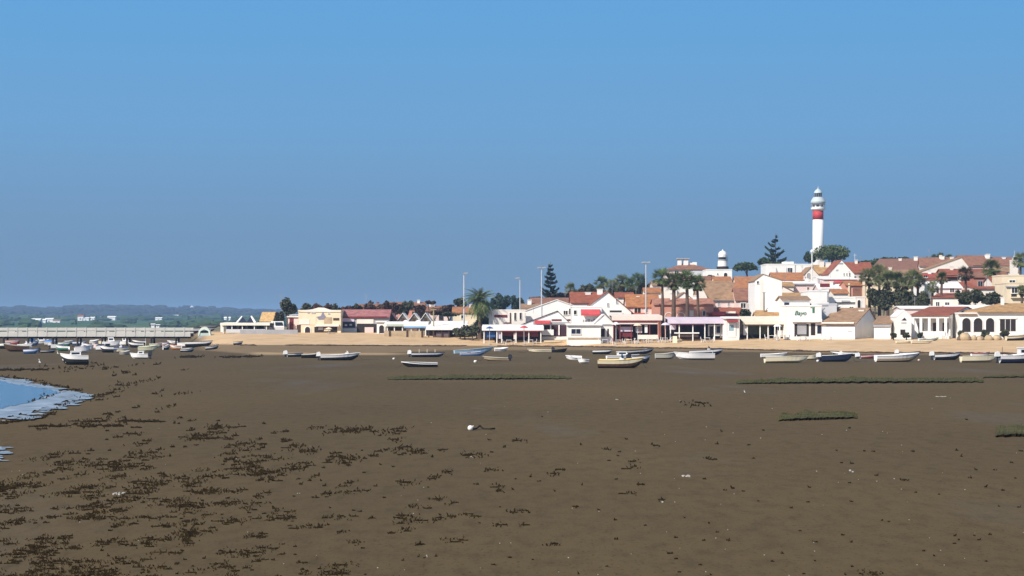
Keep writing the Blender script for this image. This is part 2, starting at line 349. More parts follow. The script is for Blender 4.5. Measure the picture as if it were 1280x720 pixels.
def dens(px, py):
    d = 0.0
    if py > 590: d = 1.05 * math.exp(-(max(0, px) / 250.0) ** 2) + .20 * math.exp(-((px - 330) / 220.0) ** 2)
    elif py > 535: d = 1.0 * math.exp(-((px - 250 - (575 - py) * 1.5) / 150.0) ** 2) + .22 * math.exp(-((px - 480) / 130.0) ** 2) + (.5 if px < 160 and py > 578 else 0)
    elif py > 450: d = .8 * math.exp(-((px - 150) / 80.0) ** 2) * (1 if px > 118 - abs(py - 495) * .7 or py < 466 else 0)
    return d
cnt = 0
while cnt < 740:
    py = 452 + 275 * rs.random() ** .85; px = rs.uniform(-40, 700)
    nn_ = noise.noise((px * .011, py * .055, 3.1)) * .75 + noise.noise((px * .03, py * .16, 8.2)) * .6
    if rs.random() < dens(px, py) * min(.75, max(0, .25 + nn_ * 1.25)):
        small = .55 if py < 535 else 1
        clump(px, py, rs.choice((4, 8, 11, 15, 22, 34)) * small); cnt += 1
for px, py, w_ in ((250, 631, 46), (112, 702, 50), (185, 700, 20), (245, 715, 22), (310, 592, 50), (520, 563, 22), (590, 569, 42), (612, 588, 22), (513, 604, 30), (650, 551, 20), (565, 677, 32), (440, 706, 22), (524, 633, 30),
                   (510, 648, 34), (560, 647, 26), (720, 633, 8), (700, 588, 12), (793, 577, 16), (790, 585, 20), (758, 562, 10), (820, 557, 10), (886, 575, 12), (651, 657, 12), (430, 666, 14), (800, 606, 10), (786, 617, 18), (827, 625, 12), (910, 676, 6), (1130, 601, 8), (1090, 717, 30), (870, 506, 34), (770, 675, 7), (838, 693, 8), (375, 660, 18), (335, 647, 30)):
    clump(px, py, w_)
for i in range(170):
    clump(rs.uniform(100, 1300), rs.uniform(520, 720) if i % 2 else rs.uniform(560, 720), rs.choice((2, 3, 4)), 1)
for x0, x1, y_ in ((225, 262, 446.5), (273, 322, 446.5), (40, 150, 533), (100, 200, 527), (-20, 60, 463)):
    for k in range(14 if x1 - x0 < 60 else 30): clump(rs.uniform(x0, x1), y_ + rs.uniform(-.5, .5), 9, 2)
for x_, y_ in jag([(0, 529.5), (28, 526.5), (54, 522), (66, 518), (70, 513), (84, 506), (104, 500.5)], 1, 2) + jag([(0, 471), (25, 474), (52, 479.5), (80, 484.5), (98, 489), (107, 494)], .6, 4) + jag([(50, 499), (70, 494), (40, 503)], 1, 3) + [(54, 482), (58, 483), (60, 496), (56, 494), (52, 495), (95, 496), (101, 499), (106, 497)]:
    clump(x_ + rs.uniform(-2, 2), y_ + rs.uniform(-.5, .5), rs.choice((3, 5, 8)), 3)
tag(sw.build('seaweed', WEED), 'dark brown seaweed tufts strewn over the bare mud', 'seaweed', kind='stuff')
SHELL = mat('pale_shells', (.40, .37, .33), .5, .1); sh = MB()
for i in range(120):
    py = 470 + 250 * rs.random() ** .8; px = rs.uniform(-20, 1300); D = CH * F / (py - HY); x = X_(px, D); r = rs.uniform(.005, .014) * (.6 + D / 60)
    sh.ball((x, D, ground(x, D) + r * .3), r, r * 1.2, r * .6, 5, 3, .2, rs)
for px, py, k in ((857, 596, 10), (1178, 496, 14), (772, 500, 3), (588, 571, 3), (1066, 590, 5), (826, 627, 3), (149, 618, 14)):
    D = CH * F / (py - HY); x = X_(px, D)
    for i in range(k): sh.ball((x + rs.uniform(-.5, .5) * k * D / F, D + rs.uniform(-.3, .3), ground(x, D) + .01), .04 * D / 60, .05, .02, 5, 3, .2, rs)
tag(sh.build('shells', SHELL), 'tiny white shells scattered over the mud', 'shells', kind='stuff')

CORD = mat('green_cord_grass', (.072, .078, .030), .9, .45, 1.2, spec=.04); PEAT = mat('dark_peat_edge', (.014, .011, .006), .95, .4, 2, spec=.02)
def cordgrass(label, x0, x1, y0, y1, tilt=0, hh=1.0):
    """low marsh bank: dark mud scarp in front, blades above"""
    gb = MB(); bank = MB(); scarp = MB(); nseg = max(12, int((x1 - x0) / 2)); f_, b_ = [], []
    for i in range(nseg + 1):
        k = i / nseg; px = x0 + (x1 - x0) * k; e = math.sin(math.pi * min(1, max(0, k))) ** .35
        pyf = y1 + tilt * k + 1.0 * noise.noise((px * .13, y1, 0)) + .6 * noise.noise((px * .4, y1, 3)); pyb = pyf - (y1 - y0) * (.3 + .7 * e) * (1 + .5 * noise.noise((px * .07, 4, y0)))
        Df = CH * F / (pyf - HY); Db = CH * F / (pyb - HY); s = Df / F; h = hh * s * (1.9 * e + .2) * (1 + .5 * noise.noise((px * .25, 9, y1)))
        bank.add([], [])
        f_.append((X_(px, Df), Df, h)); b_.append((X_(px, Db), Db, .01))
    for i in range(nseg):
        a, c, d, e2 = Vector(f_[i]), Vector(f_[i+1]), Vector(b_[i+1]), Vector(b_[i])
        bank.add([(a.x, a.y - .02, -.06), (c.x, c.y - .02, -.06), c, a, d, e2, (d.x, d.y, -.06), (e2.x, e2.y, -.06)], [(3,2,4,5), (5,4,6,7)]); scarp.add([(a.x, a.y - .02, -.06), (c.x, c.y - .02, -.06), c, a], [(0,1,2,3)])
        for k in range(15):
            u_, v_ = rs.random(), .06 + .94 * rs.random() ** 1.3
            if noise.noise(((a.x + c.x) * .7, v_ * 4, hh)) < -.25: continue
            p = a.lerp(c, u_).lerp(e2.lerp(d, u_), v_); s = p.y / F
            hb_ = s * rs.choice((.35, .5, .7, 1.0, 2.2)) * hh; w_ = s * rs.uniform(.25, .6); dx = rs.uniform(-.6, .6) * hb_
            gb.add([(p.x - w_, p.y, p.z - .01), (p.x + w_, p.y + rs.uniform(-w_, w_), p.z - .01), (p.x + dx, p.y + rs.uniform(-.3, .3) * hb_, p.z + hb_)], [(0, 1, 2)])
    root = bank.build('grass_bank', mat('greenish_bank_mud', (.070, .064, .032), .95, .35, .8, spec=.03)); tag(root, label, 'marsh grass', kind='stuff'); scarp.build('scarp', PEAT, root)
    gb.build('grass_blades', CORD, root)
cordgrass('low cord grass bank left of centre with a thin dark edge', 484, 715, 469, 475, -1.2, .8)
cordgrass('long thin cord grass bank on the right half of the mud', 920, 1230, 473.5, 480, -2.0, 1.1)
cordgrass('short far cord grass bank at the right frame edge', 1228, 1300, 469.5, 472.8, -1, .8)
cordgrass('small thick cord grass clump alone on the right mud', 973, 1072, 516, 526, -3.0, 1.3)
cordgrass('green cord grass clump cut by the right frame edge', 1244, 1310, 531, 546, -1, 1.6)

# dark drift line along the lower edge of the dry sand
dl = MB()
for i in range(1500):
    px = rs.uniform(300, 1330)
    Y = itp(px, KX, YD); X = X_(px, Y); Y += 3.0 * noise.noise((X * .06, 3.3, 0)) + 1.2 * noise.noise((X * .25, 8.1, 0)) - 2.5 + rs.gauss(0, .8)
    if noise.noise((X * .09, 2, 2)) < -.22: continue
    X = X_(px, Y); q = rs.uniform(.10, .3); dl.ball((X, Y, ground(X, Y) + .01), q * rs.uniform(1.2, 3.2), q * 1.6, q * rs.uniform(.25, .6), 6, 3, .35, rs)
tag(dl.build('drift_weed', mat('brown_drift_weed', (.060, .036, .018), .9, .4, 2)), 'brown drift weed line where the sand meets the mud', 'seaweed', kind='stuff')
# ------------------------------------------------------------------ buildings
HOUSES = []
class House:
    """a house whose left facade corner stands at photo column px0, depth D; the facade runs right to px1, turned by a degrees"""
    def __init__(s, label, px0, px1, ye, yr, D, d=8, a=0, px2=None, roof='x', wm=WHITE, rm=RTAN, name='house', cat='house', group=None, ov=.3, yb=None, asym=.5, walls=True):
        s.D = D; s.a = R(a); ca, sa = math.cos(s.a), math.sin(s.a); s.ca, s.sa = ca, sa
        s.Lx = X_(px0, D); s.w = s.sol(px1)
        s.cx, s.cy = s.Lx + s.w * ca, D - s.w * sa
        if px2 is not None:
            t_ = (px2 - 640) / F; d = (t_ * s.cy - s.cx) / (sa - t_ * ca)
        s.d = d
        zs = [ground(s.Lx + u * s.w * ca + v * d * sa, D - u * s.w * sa + v * d * ca) for u in (0, 1) for v in (0, 1)]
        s.z0 = min(zs) - .25 if yb is None else Z_(yb, D)
        s.he = Z_(ye, D - .5 * s.w * sa) - s.z0
        s.ro = empty(name, (s.Lx, D, s.z0), -s.a, label, cat, group)
        w_, he, hr = s.w, s.he, None
        if roof == 'x': hr = Z_(yr, D + asym * d * ca - .5 * s.w * sa) - s.z0
        elif roof in ('y', 'hip', 'shed'): hr = Z_(yr, D + (0 if roof == 'y' else .5 * d if roof == 'hip' else d) * ca - .5 * s.w * sa) - s.z0
        s.hr = hr; m = MB(); r_ = MB(); th = .14; s.roofm = rm
        if roof == 'x':
            k = d * asym
            m.prismx([(0, 0), (d, 0), (d, he), (k, hr), (0, he)], 0, w_)
            sl = (hr - he) / k; sl2 = (hr - he) / (d - k)
            r_.prismx([(-ov, he - ov * sl + .03), (k, hr + .03), (k, hr + .03 + th), (-ov, he - ov * sl + .03 + th)][::-1], -ov * .7, w_ + ov * .7)
            r_.prismx([(k, hr + .03), (d + ov, he - ov * sl2 + .03), (d + ov, he - ov * sl2 + .03 + th), (k, hr + .03 + th)][::-1], -ov * .7, w_ + ov * .7)
        elif roof == 'y':
            k = w_ * asym
            m.prism([(0, 0), (w_, 0), (w_, he), (k, hr), (0, he)], 0, d)
            sl = (hr - he) / k; sl2 = (hr - he) / (w_ - k)
            r_.prism([(-ov, he - ov * sl + .03), (k, hr + .03), (k, hr + .03 + th), (-ov, he - ov * sl + .03 + th)], -ov * .5, d + ov)
            r_.prism([(k, hr + .03), (w_ + ov, he - ov * sl2 + .03), (w_ + ov, he - ov * sl2 + .03 + th), (k, hr + .03 + th)], -ov * .5, d + ov)
        elif roof == 'hip':
            m.box(0, w_, 0, d, 0, he); i_ = min(w_, d) * .5; o_ = ov
            A = [(-o_, -o_, he), (w_ + o_, -o_, he), (w_ + o_, d + o_, he), (-o_, d + o_, he)]
            B = [(i_, d/2, hr), (w_ - i_ + .01, d/2, hr)]
            r_.add(A + B, [(0,1,5,4), (1,2,5), (2,3,4,5), (3,0,4), (3,2,1,0)])
        elif roof == 'shed':
            m.prismx([(0, 0), (d, 0), (d, hr), (0, he)], 0, w_); sl = (hr - he) / d
            r_.prismx([(-ov, he - ov * sl + .03), (d + ov, hr + ov * sl + .03), (d + ov, hr + ov * sl + .03 + th), (-ov, he - ov * sl + .03 + th)][::-1], -ov * .7, w_ + ov * .7)
        elif roof == 'flat':
            m.box(0, w_, 0, d, 0, he); e = .16
            for q in ((-.06, w_ + .06, -.06, e), (-.06, w_ + .06, d - e, d + .06), (-.06, e, e, d - e), (w_ - e, w_ + .06, e, d - e)): r_.box(*q, he + .002, he + .22)
        s.k = d * asym
        HOUSES.append(s); s.nw = 0; s.kind_ = roof; s.nm = name
        if walls: s.wall = m.build('wall', wm, s.ro)
        s.roof = r_.build('parapet' if roof == 'flat' else 'roof', wm if roof == 'flat' else rm, s.ro)
    def sol(s, px):
        t_ = (px - 640) / F; return (t_ * s.D - s.Lx) / (s.ca + t_ * s.sa)
    def lz(s, py, x=None):
        x = s.w / 2 if x is None else x; return Z_(py, s.D - x * s.sa) - s.z0
    def frame(s, fr, pn, x, z, ww, hh, name='window', fm=None, pm=None, bars=True, arch=False):
        """window or door set in the front wall: frame ring, glass pane, sill; side=True handled by caller frame"""
        s.nw += 1; f = MB(); e = min(.12, ww * .14)
        f.box(x - ww/2 - e, x - ww/2, -.07, .0, z - hh/2, z + hh/2); f.box(x + ww/2, x + ww/2 + e, -.07, .0, z - hh/2, z + hh/2)
        f.box(x - ww/2 - e, x + ww/2 + e, -.08, .0, z + hh/2, z + hh/2 + e); f.box(x - ww/2 - e, x + ww/2 + e, -.14, .0, z - hh/2 - e, z - hh/2)
        if bars and ww > .5: f.box(x - .03, x + .03, -.06, -.02, z - hh/2, z + hh/2)
        o = f.build(name, fm or WHITE, s.ro)
        MB().box(x - ww/2, x + ww/2, -.02, .004, z - hh/2, z + hh/2).build('pane', pm or GLASS, o); return o
    def win(s, *ws, fm=None, pm=None):
        for px, py, wp, hp in ws:
            x = s.sol(px); sc_ = (s.D - x * s.sa) / F; s.frame(0, 0, x, s.lz(py, x), wp * sc_, hp * sc_, 'window', fm, pm)
        return s
    def door(s, px, yt, wp, m=None, yb=None):
        x = s.sol(px); sc_ = (s.D - x * s.sa) / F; z0 = ground(s.Lx + x * s.ca, s.D - x * s.sa) - s.z0 if yb is None else s.lz(yb, x); z1 = s.lz(yt, x); ww = wp * sc_
        o = MB().box(x - ww/2, x + ww/2, -.05, .003, z0, z1).build('door', m or WOOD, s.ro)
        MB().box(x + ww*.32, x + ww*.4, -.09, -.05, z0 + .95, z0 + 1.05).build('handle', METAL, o); return s
    def swin(s, *ws):
        """windows in the right-hand gable wall"""
        for px, py, wp, hp in ws:
            t_ = (px - 640) / F; q = (t_ * s.cy - s.cx) / (s.sa - t_ * s.ca); Y = s.cy + q * s.ca; sc_ = Y / F
            z = Z_(py, Y) - s.z0; ww = wp * sc_ / max(.35, s.sa); hh = hp * sc_; x = s.w; e = .1; f = MB()
            f.box(x, x + .07, q - ww/2 - e, q - ww/2, z - hh/2, z + hh/2); f.box(x, x + .07, q + ww/2, q + ww/2 + e, z - hh/2, z + hh/2)
            f.box(x, x + .08, q - ww/2 - e, q + ww/2 + e, z + hh/2, z + hh/2 + e); f.box(x, x + .14, q - ww/2 - e, q + ww/2 + e, z - hh/2 - e, z - hh/2)
            o = f.build('window', WHITE, s.ro); MB().box(x - .004, x + .02, q - ww/2, q + ww/2, z - hh/2, z + hh/2).build('pane', GLASS, o)
        return s
    def chim(s, *cs, m=WHITE):
        for px, yt, wp in cs:
            x = s.sol(px); ww = max(.45, wp * s.D / F); y = max(.3, s.k * .8); z1 = Z_(yt, s.D + y) - s.z0; zb_ = min(s.he - .1, z1 - 1)
            b_ = MB().box(x - ww/2, x + ww/2, y - ww*.35, y + ww*.35, zb_, z1)
            b_.box(x - ww/2 - .08, x + ww/2 + .08, y - ww*.35 - .08, y + ww*.35 + .08, z1 + .002, z1 + .12)
            b_.build('chimney', m, s.roof)
        return s
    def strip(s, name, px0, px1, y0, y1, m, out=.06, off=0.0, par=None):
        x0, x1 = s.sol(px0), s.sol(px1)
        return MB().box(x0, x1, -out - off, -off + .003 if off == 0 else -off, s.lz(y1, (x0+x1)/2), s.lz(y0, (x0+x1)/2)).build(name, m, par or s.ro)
    def awning(s, px0, px1, yt, yb, out, m, posts=(), name='awning'):
        """sloped cloth awning in front of the facade with a hanging valance"""
        x0, x1 = s.sol(px0), s.sol(px1); zt, zb = s.lz(yt, (x0+x1)/2), s.lz(yb, (x0+x1)/2); v = min(.3, (zt - zb) * .4)
        o = MB().prismx([(0, zt), (-out, zb + v), (-out, zb), (-out + .04, zb), (-out + .04, zb + v - .04), (0, zt - .06)], x0, x1).build(name, m, s.ro)
        for px in posts:
            x = s.sol(px); MB().box(x - .07, x + .07, -out + .05, -out + .19, 0, zb + v*.5).build('post', WHITE, s.ro)
        return o
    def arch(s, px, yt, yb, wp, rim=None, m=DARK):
        """arched opening as a raised rim round a flat panel; DARK paints in its shade"""
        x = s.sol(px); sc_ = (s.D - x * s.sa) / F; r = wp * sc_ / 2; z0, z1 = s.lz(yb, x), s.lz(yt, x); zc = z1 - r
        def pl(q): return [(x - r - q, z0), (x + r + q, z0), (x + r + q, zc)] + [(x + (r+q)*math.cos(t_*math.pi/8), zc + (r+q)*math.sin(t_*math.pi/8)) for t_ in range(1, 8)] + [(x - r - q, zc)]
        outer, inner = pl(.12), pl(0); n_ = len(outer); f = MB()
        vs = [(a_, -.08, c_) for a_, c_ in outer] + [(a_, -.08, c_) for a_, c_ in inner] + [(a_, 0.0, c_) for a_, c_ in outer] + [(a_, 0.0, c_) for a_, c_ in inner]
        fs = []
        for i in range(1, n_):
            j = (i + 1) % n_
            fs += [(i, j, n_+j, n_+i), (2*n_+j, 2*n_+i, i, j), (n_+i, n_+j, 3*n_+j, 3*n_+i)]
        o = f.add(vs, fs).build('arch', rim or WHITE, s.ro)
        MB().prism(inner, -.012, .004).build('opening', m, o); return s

def shelter(label, px0, px1, yt, yf0, yf1, D, d, posts, wm=CLOTHW, name='terrace_shelter', cat='shelter', a=0, back=None, pm=WHITE, slope=.6, rise=None):
    """open-fronted roof on posts: sloped roof slab, fascia, posts, rear wall"""
    L = X_(px0, D); W = X_(px1, D) - L; z0 = ground(L + W/2, D) - .1
    ro = empty(name, (L, D, z0), R(-a), label, cat)
    zf1, zf0 = Z_(yf1, D) - z0, Z_(yf0, D) - z0; zt = Z_(yt, D + d) - z0
    MB().prismx([(-.3, zf0), (d, zt), (d, zt + .1), (-.3, zf0 + .1)][::-1], -.2, W + .2).build('roof', wm, ro)
    MB().box(-.22, W + .22, -.36, -.30, zf1, zf0 + .06).build('fascia', wm, ro)
    for px in posts:
        x = X_(px, D) - L; MB().box(x - .08, x + .08, -.1, .06, 0, zf0).build('post', pm, ro)
    if back: MB().box(0, W, d - .15, d, 0, zt - .02).build('back_wall', back, ro)  # dark back colours put the interior shade into the paint
    MB().box(0, W, .3, d - .2, .02, .12).build('floor', STONE, ro)
    return ro, L, W, z0

# --- right-hand front row
e = House('long white arcaded house with a dark red roof at the right beach end', 1139, 1186, 394.5, 384.5, 303, a=24, px2=1229, roof='x', rm=RRED, walls=False)
# its open porch: wall behind, front beam and square white posts
zt = e.he; gz = ground(e.cx, e.cy) - e.z0
MB().prismx([(2.4, 0), (e.d, 0), (e.d, e.he), (e.k, e.hr), (2.4, e.he + (e.hr - e.he) * 2.4 / e.k)], 0, e.w).build('wall', WHITE, e.ro)
MB().prismx([(0, e.he - .42), (2.4, e.he - .42), (2.4, e.he + (e.hr - e.he) * 2.4 / e.k - .002), (0, e.he - .002)], 0.003, e.w).build('porch_beam', WHITE, e.ro)
for px in (1141, 1151, 1161.5, 1172, 1182):
    x = e.sol(px); MB().box(x - .2, x + .2, .02, .42, 0, e.he - .423).build('post', WHITE, e.ro)
MB().box(e.w - .4, e.w - .003, 2.0, 2.398, 0, e.he - .423).build('post', WHITE, e.ro)
MB().box(-.2, e.w + .1, -.3, 2.397, 0, gz + .45).build('terrace', WARM, e.ro)
for px in (1147, 1166, 1178):
    x = e.sol(px); MB().box(x - .45, x + .45, 2.33, 2.4, gz + .46, gz + 2.5).build('door', WOOD if px > 1150 else GREYP, e.ro)
MB().box(e.sol(1151), e.sol(1182), -.25, -.1, gz + .4, gz + 1.15).build('low_wall', WHITE, e.ro)
e.swin((1197, 404, 14, 13))
for px0, px1, d_ in ((1192, 1219, 0),):
    pass
e2 = House('white house with three arched openings and an ochre tiled roof at the right edge', 1198.5, 1300, 392.3, 379, 301, d=11, roof='flat', rm=ROCH, ov=.45)
xa, xb_, zr = e2.sol(1221), e2.sol(1261), Z_(379, 301 + 5.5) - e2.z0
e2.roof = MB().add([(xa, -.5, e2.he + .24), (e2.w + .5, -.5, e2.he + .24), (e2.w + .5, 11.3, e2.he + .24), (xa, 11.3, e2.he + .24), (xb_, 5.5, zr), (e2.w + .5, 5.5, zr), (xa, -.5, e2.he + .42), (e2.w + .5, -.5, e2.he + .42), (e2.w + .5, 11.3, e2.he + .42), (xa, 11.3, e2.he + .42)], [(0,1,7,6), (1,2,8,7), (2,3,9,8), (3,0,6,9), (6,7,5,4), (8,9,4,5), (9,6,4), (7,8,5), (3,2,1,0)]).build('roof', ROCH, e2.ro)
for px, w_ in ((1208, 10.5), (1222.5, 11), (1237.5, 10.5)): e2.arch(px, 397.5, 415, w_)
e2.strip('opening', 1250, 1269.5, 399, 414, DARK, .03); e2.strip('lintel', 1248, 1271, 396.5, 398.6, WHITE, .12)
for px in (1256.5, 1263): e2.strip('mullion', px - .4, px + .4, 399, 414, GREYW, .06)
e2.strip('cornice', 1198, 1221, 392.5, 394, RTAN, .25)
e2.chim((1262, 372, 4))
c = House('narrow white chapel-like gable with a round top beside the arcaded house', 1121, 1139, 396, 388.3, 299, d=5, roof='y', rm=WHITE, name='gate_house', ov=.06)
x0 = c.sol(1130)
MB().prism([(x0 - .4, c.lz(400.5)), (x0 + .42, c.lz(400.5)), (x0 + .1, c.lz(397))], -.05, .003).build('vent', DARK, c.ro)
c.strip('sign_strip', 1126.5, 1133, 403, 404.2, GREYP, .04); c.strip('opening', 1125.5, 1131.5, 412, 418.5, DARK, .03)
b1 = House('small white block with a tan tiled edge left of the narrow gable', 1092.5, 1113, 405, 396, 301, a=18, px2=1127, roof='x', rm=RTAN)
b1.strip('cornice', 1092, 1113.5, 405.6, 408.5, GREYP, .22)
b1.strip('opening', 1114, 1114.2, 410, 411, DARK, .01)
t1 = House('low white beach house with a big tan roof and a square chimney', 1027.5, 1068.5, 405.5, 386, 304, a=26, px2=1096.5, roof='x', rm=RTAN, ov=.35, asym=.62)
t1.chim((1063, 388.5, 6)); t1.strip('cornice', 1028, 1068.5, 402.8, 404.5, WARM, .5); t1.strip('painted_eave_shade', 1033, 1068, 405.2, 408, GREYP, .12); t1.strip('vent', 1060, 1065, 414, 415, GREYP, .03)  # grey strip under the eave is shade put in as colour
bw = House('white restaurant with green lettering and a dark open ground floor', 984, 1027, 383, 383, 305, d=9, roof='flat')
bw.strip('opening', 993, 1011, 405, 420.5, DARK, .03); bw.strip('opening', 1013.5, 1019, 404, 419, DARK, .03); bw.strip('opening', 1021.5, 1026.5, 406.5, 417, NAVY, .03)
bw.strip('back_panel', 996.5, 1008, 404, 418, GREYP, .08); bw.strip('canopy_edge', 990, 1027, 399, 402.5, WHITE, .6)
def text(body, px, py, hpx, D, m, parent, ofs=(0, 0, 0), shear=0.0):
    cu = bpy.data.curves.new('lettering', 'FONT'); cu.body = body; cu.size = hpx * D / F * 1.35; cu.extrude = .02; cu.shear = shear; cu.align_x = 'CENTER'; cu.align_y = 'CENTER'
    tmp = bpy.data.objects.new('lettering_curve', cu); COL.objects.link(tmp); bpy.context.view_layer.update(); me = bpy.data.meshes.new_from_object(tmp.evaluated_get(bpy.context.evaluated_depsgraph_get())); bpy.data.objects.remove(tmp); bpy.data.curves.remove(cu)
    me.materials.clear(); me.materials.append(m); o = bpy.data.objects.new('lettering', me); COL.objects.link(o); o.parent = parent; o.rotation_euler = (R(90), 0, 0); o.location = ofs; return o
text('Bayo', 0, 0, 5.6, 305, GREENP, bw.ro, (bw.sol(1000.2), -.06, bw.lz(391.5)), .3)
bw.strip('sign_board', 1013, 1018.5, 384, 385, GREENP, .04); bw.strip('sign_board', 1015.5, 1018.2, 385.3, 391.2, GREENP, .04)
gp = House('blank grey-white cube of a house with a pale letter on it', 1021, 1046, 381, 381, 309, d=7, roof='flat', wm=GREYW)
text('K', 0, 0, 6.5, 309, GREYP, gp.ro, (gp.sol(1029), -.05, gp.lz(388)))
gp.strip('edge_band', 1021, 1022.2, 382, 396, GREYP, .06); gp.strip('edge_band', 1022.2, 1035, 381.5, 382.6, GREYP, .06)
bb = House('stepped white house with two tiny square windows behind the tan beach house', 1036, 1072, 372.5, 372.5, 322, d=8, roof='flat', wm=WHITE)
bb.win((1048.3, 385, 3.6, 3.4), (1064.3, 385, 4.6, 3), pm=DARK)
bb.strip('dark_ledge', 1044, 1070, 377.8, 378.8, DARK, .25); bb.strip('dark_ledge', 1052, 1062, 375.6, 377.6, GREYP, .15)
bc = House('plain white upper house block above the green lettering', 1010, 1036, 364.5, 364.5, 320, d=8, roof='flat'); bc.strip('pipe', 1033.8, 1035.6, 365, 377, GREYP, .1)
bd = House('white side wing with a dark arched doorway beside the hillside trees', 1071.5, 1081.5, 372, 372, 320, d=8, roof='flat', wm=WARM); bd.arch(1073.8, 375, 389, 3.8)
bf = House('white house with one dark blue window left of the green lettering', 979, 1012, 375.5, 371, 314, d=8, roof='x', rm=RTAN)
bf.strip('window', 980.2, 986.5, 378.3, 387.8, NAVY, .05)
# big blank gable house
bg_ = House('tall blank white gable wall with a tan side roof above the restaurant', 943.5, 977.5, 351, 343.5, 325, d=9, roof='y', rm=RTAN, wm=WHITE, asym=.3, ov=.15)
bg_.strip('corner_band', 950, 954, 350, 392, WARM, .03); bg_.win((947.2, 353, 2.4, 3))
# --- middle front row
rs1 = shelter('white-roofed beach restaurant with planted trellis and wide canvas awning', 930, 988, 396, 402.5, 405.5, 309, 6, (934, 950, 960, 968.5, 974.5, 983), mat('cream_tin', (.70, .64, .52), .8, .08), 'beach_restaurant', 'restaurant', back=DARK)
x_ = lambda px, s_: X_(px, s_[4]) - s_[1]
def item(rt, D, name, px0, px1, y0, y1, yy0, yy1, m):
    ro, L, W, z0 = rt; return MB().box(X_(px0, D) - L, X_(px1, D) - L, yy0, yy1, Z_(y1, D) - z0, Z_(y0, D) - z0).build(name, m, ro)
item(rs1, 309, 'trellis', 932, 948, 405.5, 418, 1.0, 1.15, LEAFG); item(rs1, 309, 'side_panel', 929.5, 933.5, 404, 419, .1, .2, GREYW); item(rs1, 309, 'counter', 972, 980, 413, 421, .5, 1.2, WHITE); item(rs1, 309, 'trellis', 949, 964, 407, 418, 1.6, 1.75, LEAFG)
sr = House('stack of white canvas and tin roofs rising behind the beach restaurant', 946, 984, 396.5, 391, 317, d=5, roof='x', wm=WARM, rm=ROCH, name='kitchen_block', cat='building'); sr.strip('painted_roof_shadow', 948, 980, 397.2, 398.8, DARK, .1)  # dark strip paints in the shadow between the stacked roofs
for x0, x1, y0, y1, lb in ((948, 958, 389, 394, 'small ochre lean-to roof left of the stacked kitchen roofs'), (962, 976, 386, 391, 'white lean-to roof on top of the stacked kitchen roofs')):
    q = House(lb, x0, x1, y1, y0, 320, d=4, roof='x', wm=WARM, rm=ROCH if x0 < 950 else RWHT, name='lean_to', cat='lean-to'); q.strip('opening', x0 + 2, x1 - 2, y1 + .8, y1 + 2.6, DARK, .05)
kd = House('white beach kiosk with a pale blue glazed door', 905.5, 924, 398.5, 397, 308, d=4, roof='shed', rm=RWHT, name='beach_kiosk', cat='kiosk')
kd.strip('door_frame', 908, 921, 402.5, 419.5, GREYW, .05); dd = kd.strip('door', 909.5, 919.5, 404, 422, WHITE, .08); kd.strip('pane', 911, 917, 406, 413.5, mat('pale_blue_glass', (.25, .36, .42), .2, .1), .1, 0, dd)
kd.strip('opening', 896, 905.4, 405, 420, DARK, .02) if False else None
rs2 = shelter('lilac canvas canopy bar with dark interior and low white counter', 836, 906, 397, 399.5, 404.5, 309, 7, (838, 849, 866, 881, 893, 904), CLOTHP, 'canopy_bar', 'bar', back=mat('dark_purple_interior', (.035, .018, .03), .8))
item(rs2, 309, 'counter', 843, 874, 415.5, 417, -.2, .5, WHITE); item(rs2, 309, 'counter_front', 846, 873, 417, 421.5, 0, .12, WOOD)
item(rs2, 309, 'wall_panel', 886, 904, 406, 420, 1.2, 1.3, GREYW); item(rs2, 309, 'doorway', 888, 894, 408, 420, 1.1, 1.18, DARK); item(rs2, 309, 'menu_board', 897, 901, 408, 416, 1.08, 1.18, NAVY)
item(rs2, 309, 'shade_cloth', 838, 846, 404, 412, 1.5, 1.6, CLOTHP)
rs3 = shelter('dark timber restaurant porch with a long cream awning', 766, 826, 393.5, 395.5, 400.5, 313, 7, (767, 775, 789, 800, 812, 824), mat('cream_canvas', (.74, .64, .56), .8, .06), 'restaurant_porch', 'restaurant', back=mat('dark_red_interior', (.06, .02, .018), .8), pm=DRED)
item(rs3, 313, 'menu_board', 776, 791, 408.5, 414.5, .6, .68, CLOTHP); item(rs3, 313, 'menu_board', 795, 803, 408, 416, .8, .88, GREYW); item(rs3, 313, 'beam', 768, 822, 403.5, 405.2, -.25, -.12, PALEPINK); item(rs3, 313, 'low_wall', 776, 792, 416, 421, .3, .45, DRED); item(rs3, 313, 'low_wall', 797, 822, 418.5, 424, -.6, -.4, WARM); item(rs3, 313, 'curtain', 806, 809.5, 406, 416, .2, .3, CLOTHW)
sg = House('small white gabled shop between the kiosk and the timber porch', 742, 767, 405, 393.5, 314, d=6, roof='y', rm=RWHT, wm=WHITE, ov=.35); sg.strip('opening', 751, 756, 411, 421, DARK, .03); sg.strip('opening', 759, 761, 411, 421, DARK, .03); sg.strip('painted_shade_band', 753, 766, 405, 407, GREYP, .1)  # grey band below the roof edge is painted shade
ks = House('square white snack kiosk with one wide dark serving window', 709.5, 751, 407, 405.5, 312, d=6, roof='shed', rm=RWHT, name='snack_kiosk', cat='kiosk'); ks.win((720, 414.3, 11.5, 6), pm=NAVY); ks.strip('shelf', 710, 749, 407.3, 408.2, GREYP, .2); ks.strip('plinth', 710, 750.5, 422, 424.4, STONE, .05)
b6 = House('white house with a red barrel awning and grey lettering', 715, 752, 384, 384, 322, d=8, roof='flat', wm=WHITE)
b6.awning(726, 750, 386.5, 394.5, .9, REDP); b6.strip('opening', 709, 709.1, 390, 391, DARK, .01)
b6.win((712.5, 391, 5, 6) if False else (719, 390.5, 3.5, 5), pm=DARK)
